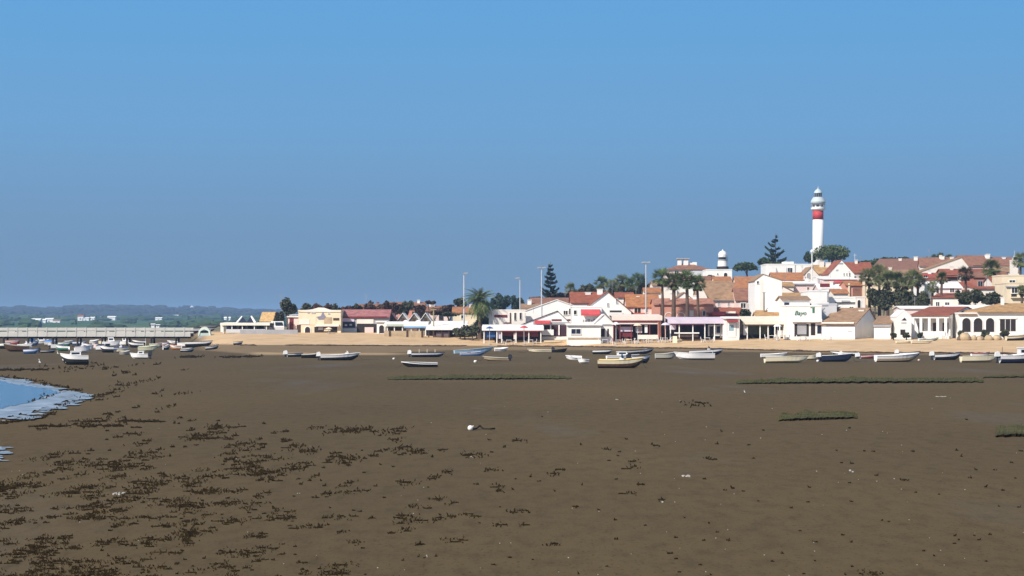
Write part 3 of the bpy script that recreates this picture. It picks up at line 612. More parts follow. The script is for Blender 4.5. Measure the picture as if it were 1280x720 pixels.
for px0, px1, y0, y1 in ((728.5, 730, 399.5, 402.5), (731, 733.5, 400.5, 402), (734.5, 737.5, 399, 402.2), (738.5, 740.5, 400, 401.8), (741.5, 744, 398.4, 401)): b6.strip('faded_mural_mark', px0, px1, y0, y1, GREYP, .04)
b7 = House('large white gable with a dark red tiled verge in the middle of the front', 727, 789, 390, 364.8, 328, d=9, roof='y', rm=RRED, wm=WHITE, asym=.52, ov=.5)
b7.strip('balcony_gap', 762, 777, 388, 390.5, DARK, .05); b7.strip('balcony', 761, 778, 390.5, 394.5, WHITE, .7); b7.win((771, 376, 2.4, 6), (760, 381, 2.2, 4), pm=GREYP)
b7.win((769, 399, 8, 4), pm=DARK)
b8 = House('house with red tiles and two white chimneys behind the large gable', 714, 757, 378.5, 366, 350, d=9, roof='x', rm=RRED, wm=PALEPINK); b8.chim((736, 366, 7), (751, 362, 7))
b9 = House('pink-white house with a bright orange tiled roof near the tall lamp', 784, 824, 383.5, 369, 332, d=9, roof='x', rm=RORG, wm=PALEPINK); b9.win((797, 388.5, 8, 7), (808, 388, 3, 5), pm=DARK); b9.chim((799, 371, 3)); b9.strip('balcony', 790, 822, 394, 397, WARM, .9)
b2 = House('broad white gable house with square dark windows right of the palm', 654, 738, 390, 375.3, 336, d=9, roof='y', rm=RWHT, wm=WHITE, asym=.5, ov=.25)
b2.win((707, 391, 5, 5), (713.5, 389.5, 4.5, 7), pm=DARK); b2.strip('dark_lintel', 709, 716, 399, 401, DRED, .06)
b3 = House('low white gable house with a dark roof edge and a dark porch', 648, 716, 408, 389.5, 324, d=7, roof='y', rm=rmat('dark_roof_edge_tiles', (.06, .04, .04)), wm=WHITE, asym=.72, ov=.3)
b3.strip('opening', 677, 709, 406.5, 420.5, mat('dark_plum_interior', (.05, .02, .03), .8), .04); b3.strip('painted_shade_band', 666, 712, 402.5, 405, GREYP, .25)  # plum panel and grey band paint the porch shade in as colour
b3.strip('screen_wall', 677, 692, 412, 419, WHITE, .5); b3.strip('post', 687.5, 689, 406, 419, WHITE, .4); b3.strip('post', 698, 699.5, 406, 419, WHITE, .3); b3.strip('vent', 689.5, 702, 399, 401.2, DRED, .05)
b1h = House('long flat white house with narrow dark windows beside the big palm', 611, 657, 388.5, 388.5, 327, d=8, roof='flat', wm=WARM)
b1h.win((644, 395.5, 2.4, 9), (650.8, 395, 2.6, 8), pm=DARK); b1h.strip('faded_mural', 656, 656.6, 391, 397, GREYP, .02)
b1h.strip('stair_rail', 618, 634, 393.5, 396.5, DRED, .1); b1h.strip('stair_rail', 629, 639, 403, 404.2, DRED, .08); b1h.strip('stair_post', 637.2, 638.8, 391, 403, WOOD, .08)
rs4 = shelter('long white beach bar awning over red and blue windbreaks', 604, 678, 406.5, 408.5, 413.2, 318, 6, (605, 621, 627, 645, 661, 676), CLOTHW, 'beach_bar', 'bar', back=DARK)
item(rs4, 318, 'windbreak', 646, 673, 414.5, 420.5, .3, .36, DRED); item(rs4, 318, 'windbreak', 607, 619, 414.5, 421.5, .3, .36, BLUEP); item(rs4, 318, 'wall_panel', 620.5, 626, 413, 423.5, .2, .4, CLOTHP); item(rs4, 318, 'wall_panel', 642, 646, 416, 424, .1, .3, PALEPINK); item(rs4, 318, 'back_board', 628, 641, 414, 420, 1, 1.1, DRED)
b3.awning(668, 688, 400.5, 405, 1.2, REDP); b9.awning(786, 806, 391, 395.5, 1.1, mat('rust_awning_cloth', (.36, .09, .05), .8, .12)); kd.awning(908, 922, 399.5, 402.5, .9, mat('dark_red_awning_cloth', (.28, .04, .045), .8, .12))
item(rs3, 313, 'valance', 767, 825, 400.6, 402.6, -.34, -.28, DRED); item(rs2, 309, 'valance', 838, 880, 404.6, 406.2, -.34, -.28, mat('plum_cloth', (.09, .03, .06), .8)); item(rs1, 309, 'valance', 931, 966, 405.6, 407.2, -.34, -.28, WOOD); item(rs4, 318, 'valance', 626, 676, 413.3, 414.6, -.34, -.28, DRED)
# --- second rows
h = House('salmon walled house with curved white trim behind the row of palms', 818, 892, 381, 374, 325, d=9, roof='x', wm=PINK, rm=rmat('salmon_tiles', (.50, .235, .16))); h.arch(836, 391, 402, 9, WARM, PINK); h.arch(851, 391, 402, 9, WARM, PINK); h.win((880, 392, 3, 6)); h.strip('white_panel', 862, 867, 388, 395, WARM, .04); h.chim((842, 367, 4))
h = House('pale house with plain tan tiled front roof and three small windows', 874, 917.5, 375.5, 352, 345, d=11, roof='x', rm=RTAN, wm=PALEPINK); h.win((886.5, 380.5, 3, 5), (898.5, 380.5, 3, 5), (911, 380.5, 3, 5), pm=GREYP); h.strip('eaves_board', 874, 917, 375.2, 376.8, GREYP, .3)
h = House('white end wall house with steep gable left of the plain tan roof', 871, 884, 372, 355, 340, d=6, roof='y', rm=RTAN, wm=WARM, asym=.35, ov=.1); h.win((875.5, 379.5, 2, 3.5))
rr = House('single-storey annex with a red tiled roof below the tan roofed house', 885, 928, 392, 385.5, 325, d=6, roof='x', wm=WARM, rm=RRED); rr.awning(890, 906, 389.5, 394, 1.0, REDP); rr.strip('dark_eave', 886, 927, 393, 395.5, DRED, .3); rr.strip('white_patch', 907, 919, 389.2, 391.6, WARM, .7)
h = House('little house with weathered brown roof and barred window', 920, 943.5, 375.5, 361, 342, d=8, roof='x', rm=RBRN, wm=PALEPINK); h.win((929, 382, 6, 6), pm=DARK); h.win((936, 382.5, 3, 5))
h = House('orange tiled house wedged left of the tall blank gable', 921, 945, 356, 346.5, 410, d=9, roof='x', rm=RORG, wm=CREAM)
h = House('orange tiled house with a white ridge above the brown roof', 912, 935, 362, 354, 380, d=8, roof='x', rm=RORG, wm=WARM); h.chim((930, 357, 4))
h = House('white house with arched upper window below the old lighthouse', 883, 915, 337.8, 337.8, 462, d=9, roof='flat', wm=WHITE); h.arch(907, 341, 346.5, 4.2); h.win((897, 342.5, 1.5, 1.5), pm=DARK)
h = House('large hipped-roof villa with two white roof boxes on the hill crest', 834, 887, 337, 328, 475, d=12, roof='hip', rm=RBRN, wm=PALEPINK, ov=.5); h.win((845.5, 341, 4, 4.5), (856, 341, 3, 5), (840, 346, 3, 4), pm=DARK)
h.strip('grey_wing', 862.5, 886, 338.6, 349, GREYW, .4)
zz = h.lz(331, 0); D_ = 475
for px0, px1, yt in ((849, 853.5, 323.5), (856, 862, 323.5)): MB().box(h.sol(px0), h.sol(px1), 3.5, 5.5, h.he, h.lz(yt)).build('roof_box', WHITE, h.roof)
MB().box(h.sol(847.5), h.sol(863.5), 3.2, 6, h.lz(323.4), h.lz(322)).build('roof_cap', GREYP, h.roof); MB().box(h.sol(862.5), h.sol(873), 4, 5.5, h.he, h.lz(327)).build('roof_box', WHITE, h.roof)
h = House('white house with dark arched roof opening among the palms', 843, 890, 351, 346, 400, d=9, roof='x', wm=WHITE, rm=RBRN); h.win((871, 356, 4, 6))
h = House('cream house hidden behind the palm crowns', 816, 846, 357, 352, 390, d=9, roof='x', wm=WARM, rm=RTAN); h.win((823, 361, 3, 4))
h = House('white flat-topped hill house with a square roof block', 957.5, 1014, 331, 331, 432, d=9, roof='flat', wm=WHITE)
MB().box(h.sol(981), h.sol(993), 1, 5, h.he - .3, h.lz(326.8)).build('roof_block', WHITE, h.ro); h.strip('window', 1006, 1013, 335, 336.6, GREYP, .03); h.strip('painted_shadow_line', 993.6, 994.6, 328, 341, GREYP, .04)  # thin grey upright strip is a shadow painted beside the roof block
for px in (971, 984): MB().prism([(h.sol(px-1.2), h.lz(340.5)), (h.sol(px+2), h.lz(340.5)), (h.sol(px-1), h.lz(334))], -.05, .003).build('stair_opening', GREYP, h.ro)
h = House('white house under a low orange roof below the flat-topped hill house', 967, 1006, 350.5, 341.5, 400, d=9, roof='x', rm=RORG, wm=PALEPINK); h.strip('white_wall_band', 1004.5, 1005.8, 345, 354, WHITE, .05)
h = House('cream house beside the stone pine with arched niche', 1004, 1024, 345, 334, 405, d=8, roof='y', wm=WARM, rm=RTAN); h.arch(1011, 341.5, 349, 5, WARM, GREYP)
h = House('white terrace house with dark eaves line in the hillside middle', 983, 1022, 355.5, 352.5, 375, d=8, roof='x', rm=RWHT, wm=PALEPINK); h.strip('dark_eave', 984, 1020, 354.4, 355.8, GREYP, .35); h.win((1010, 360.5, 2, 3), pm=DARK); h.strip('flue', 1022.6, 1025.2, 349, 365, GREYP, .1)
h = House('white house with a brown slanting roof right of the blank gable', 973, 998, 368, 358, 348, d=8, roof='y', asym=.2, rm=RBRN, wm=WARM)
h = House('small white house with tan lean-to roof above the green lettering', 978, 1012, 372, 367, 336, d=7, roof='x', rm=ROCH, wm=WHITE)
h = House('tan roofed cottage with two stubby chimneys in front of the lighthouse', 1016, 1040, 342, 332, 430, d=8, roof='x', rm=ROCH, wm=WARM); h.chim((1030, 327, 5.5), (1038, 328.5, 6.5), m=WARM)
h = House('tall white gabled house with a row of three tiny windows', 1036, 1068, 343, 325.5, 410, d=10, roof='y', rm=RRED, wm=WHITE, ov=.12); h.win((1055, 343, 1, 3.2), (1058.5, 343, 1, 3.2), (1062, 343, 1.4, 3.8)); h.strip('vent', 1045, 1048, 337, 339, GREYP, .03); h.strip('vent', 1047.5, 1054, 328.5, 330.5, GREYP, .03)
h = House('house with a dusky red roof right of the tall white gable', 1056, 1092, 341, 328.5, 430, d=10, roof='x', rm=RRED, wm=PALEPINK)
h = House('white pink house with a long crimson canopy on the hillside', 1030, 1072, 349.5, 347.5, 372, d=8, roof='shed', rm=RWHT, wm=PALEPINK); h.awning(1036, 1068, 350.5, 354, .6, REDP); h.win((1024, 353, 2, 5)) if False else None
h = House('pink walled house with magenta trim at the end of the crimson canopy', 1024, 1062, 362, 356, 355, d=7, roof='x', rm=RWHT, wm=PALEPINK); h.strip('trim', 1025, 1037, 354.5, 359, DRED, .3)
h = House('house with orange porch pillars beside the hillside palms', 1058, 1082, 357, 352, 350, d=7, roof='x', rm=RORG, wm=PINK); h.strip('post', 1060, 1062, 354, 371, CREAM, .3); h.strip('post', 1078, 1081, 352, 371, CREAM, .3); h.strip('opening', 1066, 1077, 360, 371, RBRN, .03)
for lb, x0, x1, ye, yr, D_, rf, wm_, rm_ in (
    ('tiny white lean-to below the plain tan roof, beside the palms', 861, 876, 384, 379, 333, 'shed', WHITE, RRED),
    ('narrow white stair house right of the plain tan roof', 916, 924, 370, 365, 352, 'y', WHITE, RTAN),
    ('cream house with orange roof peeping above the plain tan roof', 893, 914, 351, 346.5, 395, 'x', CREAM, RORG),
    ('small white house with ochre roof above the brown slanting roof', 972, 992, 358, 353.5, 372, 'x', WARM, ROCH),
    ('white box house under the crimson canopy, left part', 1034, 1050, 361, 361, 345, 'flat', WHITE, RTAN),
    ('little orange-roofed house left of the orange porch pillars', 1042, 1060, 367, 362.5, 336, 'x', WARM, RORG),
    ('white parapet house between cottage chimneys and the tall white gable', 1022, 1040, 346.5, 346.5, 392, 'flat', WHITE, RTAN),
    ('low white house with dull orange roof below the flat-topped hill house, right', 996, 1018, 347, 343, 412, 'x', PALEPINK, RORG),
    ('cream house with red roof edge behind the large gable, right side', 770, 792, 372, 366.5, 352, 'x', WARM, RRED),
    ('white cottage with orange roof left of the four tall palms', 806, 826, 366, 360.5, 356, 'x', WHITE, RORG),
    ('white gable cottage among the four tall palm trunks', 846, 864, 373, 366, 338, 'y', WHITE, RTAN),
    ('small brown-roofed house just below the white balustraded balcony', 1196, 1218, 358, 353.5, 372, 'x', WARM, RRED),
    ('white house with small red roof left of the two slim palms', 1146, 1166, 360, 355, 368, 'x', WHITE, RRED),
    ('cream house with red ridge below the turret at upper right', 1240, 1262, 352, 346.5, 362, 'x', WARM, RRED),
    ('low white wall house before the plain brick-red wall', 1222, 1252, 361.5, 359, 350, 'shed', WARM, RRED)):
    h = House(lb, x0, x1, ye, yr, D_, d=6, roof=rf, wm=wm_, rm=rm_)
# right hill
h = House('long cream house with a faded roof left of the skyline palms', 1088, 1146, 338, 324, 455, d=11, a=14, px2=1160, roof='x', rm=RBRN, wm=WARM); h.chim((1117, 324, 4), (1138, 322, 5), m=WARM)
h = House('cream house with low tan roof behind the hillside palm grove', 1092, 1150, 345, 338, 400, d=9, roof='x', rm=RTAN, wm=CREAM); h.win((1103, 349, 4, 5), (1122, 349, 4, 5))
h = House('long brown-roofed house with two round chimneys on the crest', 1150, 1199, 333, 322.5, 450, d=11, roof='x', rm=RBRN, wm=WARM, a=10); h.chim((1179, 321, 5), (1191, 322, 4.5), m=WARM)
h = House('wide cream gable below the crest of the right hill', 1152, 1216, 340, 322.5, 432, d=10, roof='y', asym=.78, rm=RTAN, wm=WARM, ov=.2)
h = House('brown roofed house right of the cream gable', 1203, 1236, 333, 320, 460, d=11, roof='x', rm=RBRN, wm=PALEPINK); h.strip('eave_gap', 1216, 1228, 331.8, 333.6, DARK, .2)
h = House('house with dull red tiles and a white roof turret at upper right', 1230, 1270, 332, 322, 470, d=10, roof='x', rm=RBRN, wm=WARM); h.chim((1240, 318, 4.5), (1260, 322, 4))
h = House('pale block house with dark window on the crest near the right edge', 1245, 1275, 340, 334, 430, d=9, roof='x', rm=RTAN, wm=WHITE); h.win((1258, 343, 4, 4), (1252, 344, 3, 4), pm=DARK)
h = House('large brick-red house with white balustraded balcony', 1181, 1240, 346, 337, 385, d=10, roof='x', rm=RRED, wm=TERRA); h.strip('balcony', 1197, 1220, 350.2, 352.8, WARM, .9); h.strip('balustrade', 1198, 1219, 344, 345, WARM, .85)
for px in range(1199, 1220, 3): h.strip('baluster', px - .4, px + .4, 345, 350.1, WARM, .8, .74)
h.strip('painted_recess_shade', 1183, 1199, 344, 353, DARK, .03); h.strip('painted_recess_shade', 1199, 1216, 345, 350, GREYP, .02)  # flat dark and grey sheets paint the recess shade on the wall
h = House('plain brick-red wall house stepping down to the right of the balcony', 1217, 1262, 347, 340, 372, d=9, roof='x', rm=RBRN, wm=TERRA)
h = House('white stepped house front left of the brick-red house', 1150, 1184, 350, 342, 378, d=9, roof='x', rm=RRED, wm=WHITE); h.win((1157, 345.5, 4, 3)); h.strip('trim', 1152, 1166, 343, 344.4, REDP, .3)
h = House('white house half hidden by the two slim palms', 1160, 1202, 360, 353, 356, d=8, roof='x', rm=RWHT, wm=WHITE); h.win((1172, 364, 3, 5), (1190, 363, 5, 5), pm=DARK)
h = House('cream house with a long red roof above the arcaded house', 1166, 1198, 372.5, 361, 338, a=16, px2=1224, roof='x', rm=RRED, wm=WARM); h.win((1172, 380, 4, 5), (1184, 380, 5, 4), pm=DARK)
h = House('cream villa with pillared balcony at the right frame edge', 1258, 1305, 354.5, 354.5, 335, d=8, roof='flat', wm=CREAM); h.strip('opening', 1264, 1271, 361, 372, DARK, .03); h.strip('opening', 1275, 1290, 361, 373, DARK, .03); h.strip('cornice', 1257, 1305, 357.5, 359, GREYP, .3); h.strip('rail', 1263, 1305, 371, 372.4, CREAM, .5)
h = House('cream flat house stepping up behind the pillared villa', 1252, 1300, 345, 345, 352, d=7, roof='flat', wm=CREAM)
h = House('tall white chimney house with tiny dome at the right edge', 1266.5, 1272.5, 326, 326, 420, d=3, roof='flat', wm=WARM, name='roof_tower', cat='tower')
MB().lathe([(.5, 0), (.62, .1), (.5, .5), (.15, 1.1), (.05, 1.3), (.04, 2.2)], 10, (h.w/2, 1)).build('dome', GREYW, h.ro, loc=(0, 0, h.he + .1))
h = House('low white wall house under the dark hedge', 1126, 1172, 386, 383.5, 325, d=6, roof='x', rm=RWHT, wm=PALEPINK)
h = House('low cream house whose flat ochre roof meets the arcade', 1186, 1262, 387, 382.5, 318, d=7, roof='x', rm=RWHT, wm=WHITE)
# skyline fillers at left and centre
h = House('long house with brown roof on the skyline behind the gabled row', 484, 530, 386, 378.5, 420, d=9, roof='x', rm=RBRN, wm=PINK)
h = House('dark red roofed house on the skyline behind the painted hall', 446, 500, 387.5, 381, 440, d=9, roof='x', rm=RBRN, wm=TERRA); h.chim((471, 378, 3), m=RBRN)
h = House('rust roofed cottage on the skyline left of the big palm', 520, 562, 389, 383, 410, d=8, roof='x', rm=RBRN, wm=PALEPINK); h.chim((541, 380.5, 3))
h = House('tan walled house half hidden behind the big palm', 566, 600, 391, 384.5, 372, d=8, roof='x', rm=RORG, wm=CREAM); h.win((578, 396, 3, 4)); h.chim((581, 386, 3))
h = House('white house with a chimney left of the second lamp post', 652, 676, 386, 380.5, 372, d=8, roof='x', rm=RTAN, wm=PALEPINK); h.chim((662, 375.5, 5))
h = House('brown roofed house on the rise behind the broad white gable', 664, 720, 379.5, 373, 392, d=9, roof='x', rm=RBRN, wm=WARM)
# --- left group on the spit
h = House('cream painted hall with a stepped curved front and a dark canopy', 373, 426, 389, 389, 342, d=10, roof='flat', wm=CREAM, name='beach_hall', cat='building')
f_ = [(373.2, 390), (426, 390), (426, 389), (412, 387), (405, 384.6), (398, 384.4), (391, 386.5), (379, 388), (375, 389.5)]
MB().prism([(h.sol(a_), h.lz(c_)) for a_, c_ in f_][::1], -.12, .2).build('gable_front', WARM, h.ro)
em = [(395, 396.2), (401, 395), (403.5, 389.2), (405.5, 393.5), (407, 395.5), (404.5, 399), (398, 399.2), (396.5, 397.6), (400, 397)]
MB().prism([(h.sol(a_), h.lz(c_)) for a_, c_ in em][::-1], -.09, .003).build('emblem', mat('faded_blue_mural', (.24, .23, .30), .8), h.ro)
h.strip('sign_panel', 374, 387, 399, 405.5, WARM, .1); h.strip('painted_panel', 387, 395, 397, 406, CREAM, .05); h.strip('painted_panel', 405, 415, 396.5, 404.5, STONE, .04); h.strip('ledge', 395, 424, 405.5, 408, WARM, .7)
h.strip('opening', 393, 421.5, 408.5, 415.5, DARK, .04); h.arch(384.5, 408.5, 417, 6.5); h.strip('opening', 371, 376, 406, 416.5, WOOD, .02); h.strip('sign_panel', 398, 404, 409.3, 412.5, GREYW, .1); h.strip('parasol_panel', 405, 413, 410, 414, CREAM, .12)
h.win((385.2, 390.2, 2, 1.2), (391.5, 390.4, 4, 1.2), (411, 391.3, 2, 1.4), pm=GREYP); h.strip('dark_sign', 416.5, 424, 397.5, 400.5, WOOD, .06)
h = House('long hall under a faded red roof with blue and white boards', 426.8, 486, 396.5, 388, 346, d=8, roof='x', rm=RPNK, wm=GREYP, name='beach_hall', cat='building')
h.strip('sign_board', 427.5, 443, 397.8, 402, CLOTHP, .12); h.strip('sign_board', 427, 444, 402.2, 409.5, NAVY, .1); h.strip('board_marks', 431, 434, 405.5, 407.5, GREYW, .13); h.strip('board_marks', 437, 440, 405, 407, GREYW, .13); h.strip('wall_panel', 446, 467, 398.5, 404.5, WARM, .12); h.strip('opening', 446, 472, 405, 416, DARK, .04); h.strip('low_wall', 427, 446, 410.5, 416.5, GREYW, .5); h.strip('wall_panel', 456, 467, 409, 416, PALEPINK, .3)
h.strip('dark_eave', 427, 484, 395.5, 397.3, DRED, .35)
h.arch(475, 404, 416, 6, WHITE); h.strip('post', 471.5, 473, 404, 416, WHITE, .3)
h = House('white kiosk gate with an arch beside the faded red hall', 471, 482, 403, 402.5, 338, d=3, roof='shed', rm=RWHT, wm=WHITE, name='gate_kiosk', cat='kiosk'); h.arch(477, 406.5, 416.5, 6)
for k, (lb, r0) in enumerate((('pink ridged gable bay at the left end of the gabled row', RPNK), ('second gable bay of the pale gabled row', RPNK), ('third gable bay of the pale gabled row', RWHT), ('right end gable bay of the pale gabled row', RWHT))):
    x0 = 482 + k * 14.3; q = House(lb, x0, x0 + 14, 401.5, 392, 350, d=8, roof='y', rm=RWHT if k else RPNK, wm=mat('shaded_grey_green_boards', (.12, .12, .10), .8), name='gabled_chalet', cat='chalet', group='row of gabled chalets', ov=.4); q.strip('roof_edge', x0 + 5, x0 + 9, 397.5, 402, WOOD, .05)  # dark wall colour carries the shade below the gables
rs5 = shelter('open beach pavilion with pale roof and blue edge', 482, 534, 402.5, 404.5, 408, 335, 5, (484, 493, 503, 514, 524, 532), RWHT, 'beach_pavilion', 'pavilion', back=GREYP)
item(rs5, 335, 'blue_edge', 505, 533.5, 408, 410, -.34, -.2, mat('sky_blue_board', (.16, .36, .62), .6)); item(rs5, 335, 'dark_bay', 483, 503, 409, 415, 1, 1.1, DARK); item(rs5, 335, 'green_edge', 483.5, 504, 405.3, 407.6, -.4, -.37, mat('pale_green_board', (.42, .50, .40), .7))
item(rs5, 335, 'panel', 507, 521, 410.5, 415, 1.4, 1.5, PALEPINK)
rs6 = shelter('dark timber pergola with a tilted white roof beside the palm', 534, 583, 405.5, 411, 412.5, 331, 5, (536, 542, 552, 561, 570, 581), RWHT, 'pergola', 'pergola', back=mat('dark_plum_screen', (.045, .025, .03), .8), pm=WOOD)
item(rs6, 331, 'low_wall', 545, 562, 415, 421, .2, .3, mat('dusty_mauve_board', (.14, .10, .11), .8)); item(rs6, 331, 'panel', 566, 571, 412.5, 417.5, .1, .2, WARM)
h = House('small white shed with two dark window holes on top of the pergola terrace', 540, 583, 405.3, 402.5, 342, d=5, roof='x', rm=RWHT, wm=WHITE, name='shed', cat='shed'); h.strip('opening', 550.5, 553, 406, 409, DARK, .03); h.strip('opening', 556, 561, 405.8, 408.5, DARK, .03)
h = House('dark red door shed between the leafy tree and the cream hall', 360, 374, 396.5, 394.5, 345, d=5, roof='shed', rm=RWHT, wm=PALEPINK, name='shed', cat='shed'); h.door(364.5, 397.5, 5, DRED)
rs7 = shelter('long pale beach bar roof with blue shade at the pier end', 277, 336, 403.5, 404.5, 406.8, 340, 6, (279, 290, 303, 318, 333), mat('cream_board', (.74, .70, .60), .8, .06), 'beach_bar', 'bar', back=NAVY)
item(rs7, 340, 'low_wall', 283, 332, 411.5, 416, -.5, -.3, GREYW); item(rs7, 340, 'end_wall', 275.5, 280, 403.5, 415, .1, .3, WARM)
for px0, px1, yt, lb in ((297, 309, 395.5, 'left'), (308, 320, 395.2, 'right')):
    D = 343; m = empty('marquee', (X_((px0+px1)/2, D), D, Z_(404, D)), 0, 'blue peaked marquee, the %s one of the pair above the pier-end bar' % lb, 'marquee', 'blue marquees'); hw = (px1 - px0) / 2 * D / F; hh = Z_(yt, D) - Z_(404, D)
    MB().add([(-hw, -hw, 0), (hw, -hw, 0), (hw, hw, 0), (-hw, hw, 0), (0, 0, hh)], [(0,1,4), (1,2,4), (2,3,4), (3,0,4), (3,2,1,0)]).build('canopy', NAVY, m)
    ed = MB(); a_, b_ = Vector((-hw, -hw, 0)), Vector((-hw*.25, -hw*.25, hh*.8)); nrm = Vector((0, -.05, .03))
    for sx in ((-1,) if lb == 'left' else (1,)):
        ed.tube((sx*hw, -hw, .05), (sx*.05*hw, -.1, hh*.98), .22, .16, 6)
    ed.build('white_edge', CLOTHW, m)
    for sx in (-1, 1):
        for sy in (-1, 1): MB().tube((sx*hw*.95, sy*hw*.95, -1.6), (sx*hw*.95, sy*hw*.95, .02), .05, n=6).build('post', METAL, m)
D = 348; m = empty('thatched_hut', (X_(338, D), D, ground(X_(338, D), D)), -R(18), 'straw thatched beach hut left of the leafy tree', 'hut'); z1 = Z_(402, D) - m.location.z; z2 = Z_(390.5, D) - m.location.z
MB().prismx([(-1.7, z1), (1.7, z1), (.5, z2), (0, z2 + .1), (-.5, z2)], -1.45, 1.25).build('thatch_roof', THATCH, m)
for sx in (-1.2, 1.1):
    for sy in (-1.3, 1.3): MB().tube((sx, sy, 0), (sx, sy, z1 + .1), .09, n=6).build('post', LWOOD, m)
MB().box(-1.2, 1.1, -1.35, -1.3, 0, 1.0).build('counter', LWOOD, m)
D = 338; m = empty('domed_shelter', (X_(256, D), D, Z_(419.5, D)), 0, 'pale green domed shelter at the landward end of the pier', 'shelter')
r = 8 * D / F; zz = 11 * D / F
MB().prism([(-r, 0), (-r*.78, 0), (-r*.62, zz*.5), (0, zz*.72), (r*.62, zz*.5), (r*.78, 0), (r, 0), (r*.85, zz*.6), (r*.45, zz*.92), (0, zz), (-r*.45, zz*.92), (-r*.85, zz*.6)], -.6, .6).build('arched_roof', mat('pale_green_canvas', (.58, .66, .60), .7, .06), m)
MB().box(-r*.75, r*.75, .3, .4, 0, zz*.5).build('back_panel', mat('dark_green_canvas', (.06, .11, .09), .8), m); MB().box(-r*.72, r*.72, -.5, -.4, 0, zz*.3).build('front_panel', mat('mint_board', (.42, .50, .45), .8), m)
MB().box(-r*.9, r*.9, -.6, .6, -2.2, -.003).build('base', GREYP, m)
# old lighthouse
D = 560; zb_ = ground(X_(903, D), D); m = empty('old_lighthouse', (X_(903.3, D), D, zb_), 0, 'short old lighthouse with white lantern and dark gallery, smaller of the two', 'lighthouse'); k = D / F
zt = lambda y: Z_(y, D) - zb_
MB().lathe([(1.75, 0), (1.5, zt(334)), (1.35, zt(326))], 20).build('tower', WHITE, m); MB().lathe([(1.75, zt(336)), (1.8, zt(333.5)), (1.5, zt(333))], 20).build('dark_ring', DARK, m)
MB().lathe([(1.4, zt(326)), (1.45, zt(324.5)), (1.0, zt(324.4))], 20).build('gallery', GREYP, m); MB().lathe([(1.0, zt(324.4)), (1.0, zt(318))], 12).build('lantern_room', GLASS, m)
MB().lathe([(1.25, zt(321.5)), (1.3, zt(318)), (1.0, zt(315)), (.35, zt(313.6)), (.12, zt(313)), (.1, zt(311.5))], 16).build('dome', WHITE, m)
for a_ in range(8): MB().tube((1.38*math.cos(a_*.785), 1.38*math.sin(a_*.785), zt(324.5)), (1.38*math.cos(a_*.785), 1.38*math.sin(a_*.785), zt(321)), .05, n=5).build('rail_post', DARK, m)
# new lighthouse
D = 620; zb_ = ground(X_(1022.5, D), D); m = empty('lighthouse', (X_(1022.6, D), D, zb_), 0, 'tall white lighthouse with a red band under its gallery', 'lighthouse'); zt = lambda y: Z_(y, D) - zb_; k = D / F
LW = mat('lighthouse_white', (.82, .81, .79), .7, .03); LR = mat('lighthouse_red', (.46, .045, .05), .6, .08)
MB().lathe([(7.2*k, 0), (6.9*k, zt(310)), (6.6*k, zt(274.2))], 32).build('tower', LW, m, True); MB().lathe([(6.66*k, zt(274.6)), (6.6*k, zt(263.6))], 32).build('red_band', LR, m, True)
MB().lathe([(6.6*k, zt(263.6)), (8.6*k, zt(262)), (9*k, zt(261)), (9*k, zt(259.6)), (7.2*k, zt(259.5))], 32).build('gallery', LW, m)
MB().lathe([(7.0*k, zt(259.5)), (6.9*k, zt(254.2))], 32).build('watch_room', LW, m); MB().lathe([(8.9*k, zt(254.2)), (9.4*k, zt(252.4)), (8.6*k, zt(250.6)), (6.2*k, zt(246.6)), (5*k, zt(246.4))], 32).build('upper_gallery', mat('lighthouse_pale_grey', (.46, .51, .52), .6, .05), m)
MB().lathe([(4.6*k, zt(246.4)), (4.6*k, zt(241.6))], 12).build('lantern_room', GLASS, m)
for a_ in range(12): MB().box(-.06, .06, 4.58*k, 4.72*k, zt(246.4), zt(241.6)).build('glazing_bar', GREYP, m).rotation_euler = (0, 0, a_ * math.pi / 6)
MB().lathe([(5.4*k, zt(241.8)), (5.3*k, zt(241)), (4.4*k, zt(239)), (2.4*k, zt(237)), (.9*k, zt(236)), (.6*k, zt(235)), (.35*k, zt(234.6)), (.2*k, zt(232.5))], 24).build('dome', mat('dome_pale_blue_grey', (.46, .53, .56), .45, .05), m, True)
for a_ in range(20):
    cx, sy = math.cos(a_ * math.pi / 10), math.sin(a_ * math.pi / 10); MB().tube((8.8*k*cx, 8.8*k*sy, zt(259.6)), (8.8*k*cx, 8.8*k*sy, zt(255.6)), .05, n=5).build('rail_post', GREYP, m)
MB().lathe([(8.75*k, zt(255.6)), (8.9*k, zt(255.6)), (8.9*k, zt(255.2)), (8.75*k, zt(255.2))], 32).build('rail', GREYP, m)
for y_ in (): MB().box(-.45, .45, -6.95*k, -6.6*k, zt(y_), zt(y_ - 4)).build('window', GLASS, m)
for a_ in (-1.0, -.25, .6):
    o = MB().box(-.45, .45, -7.12*k, -6.8*k, zt(258.6), zt(256)).build('window', GLASS, m); o.rotation_euler = (0, 0, a_)

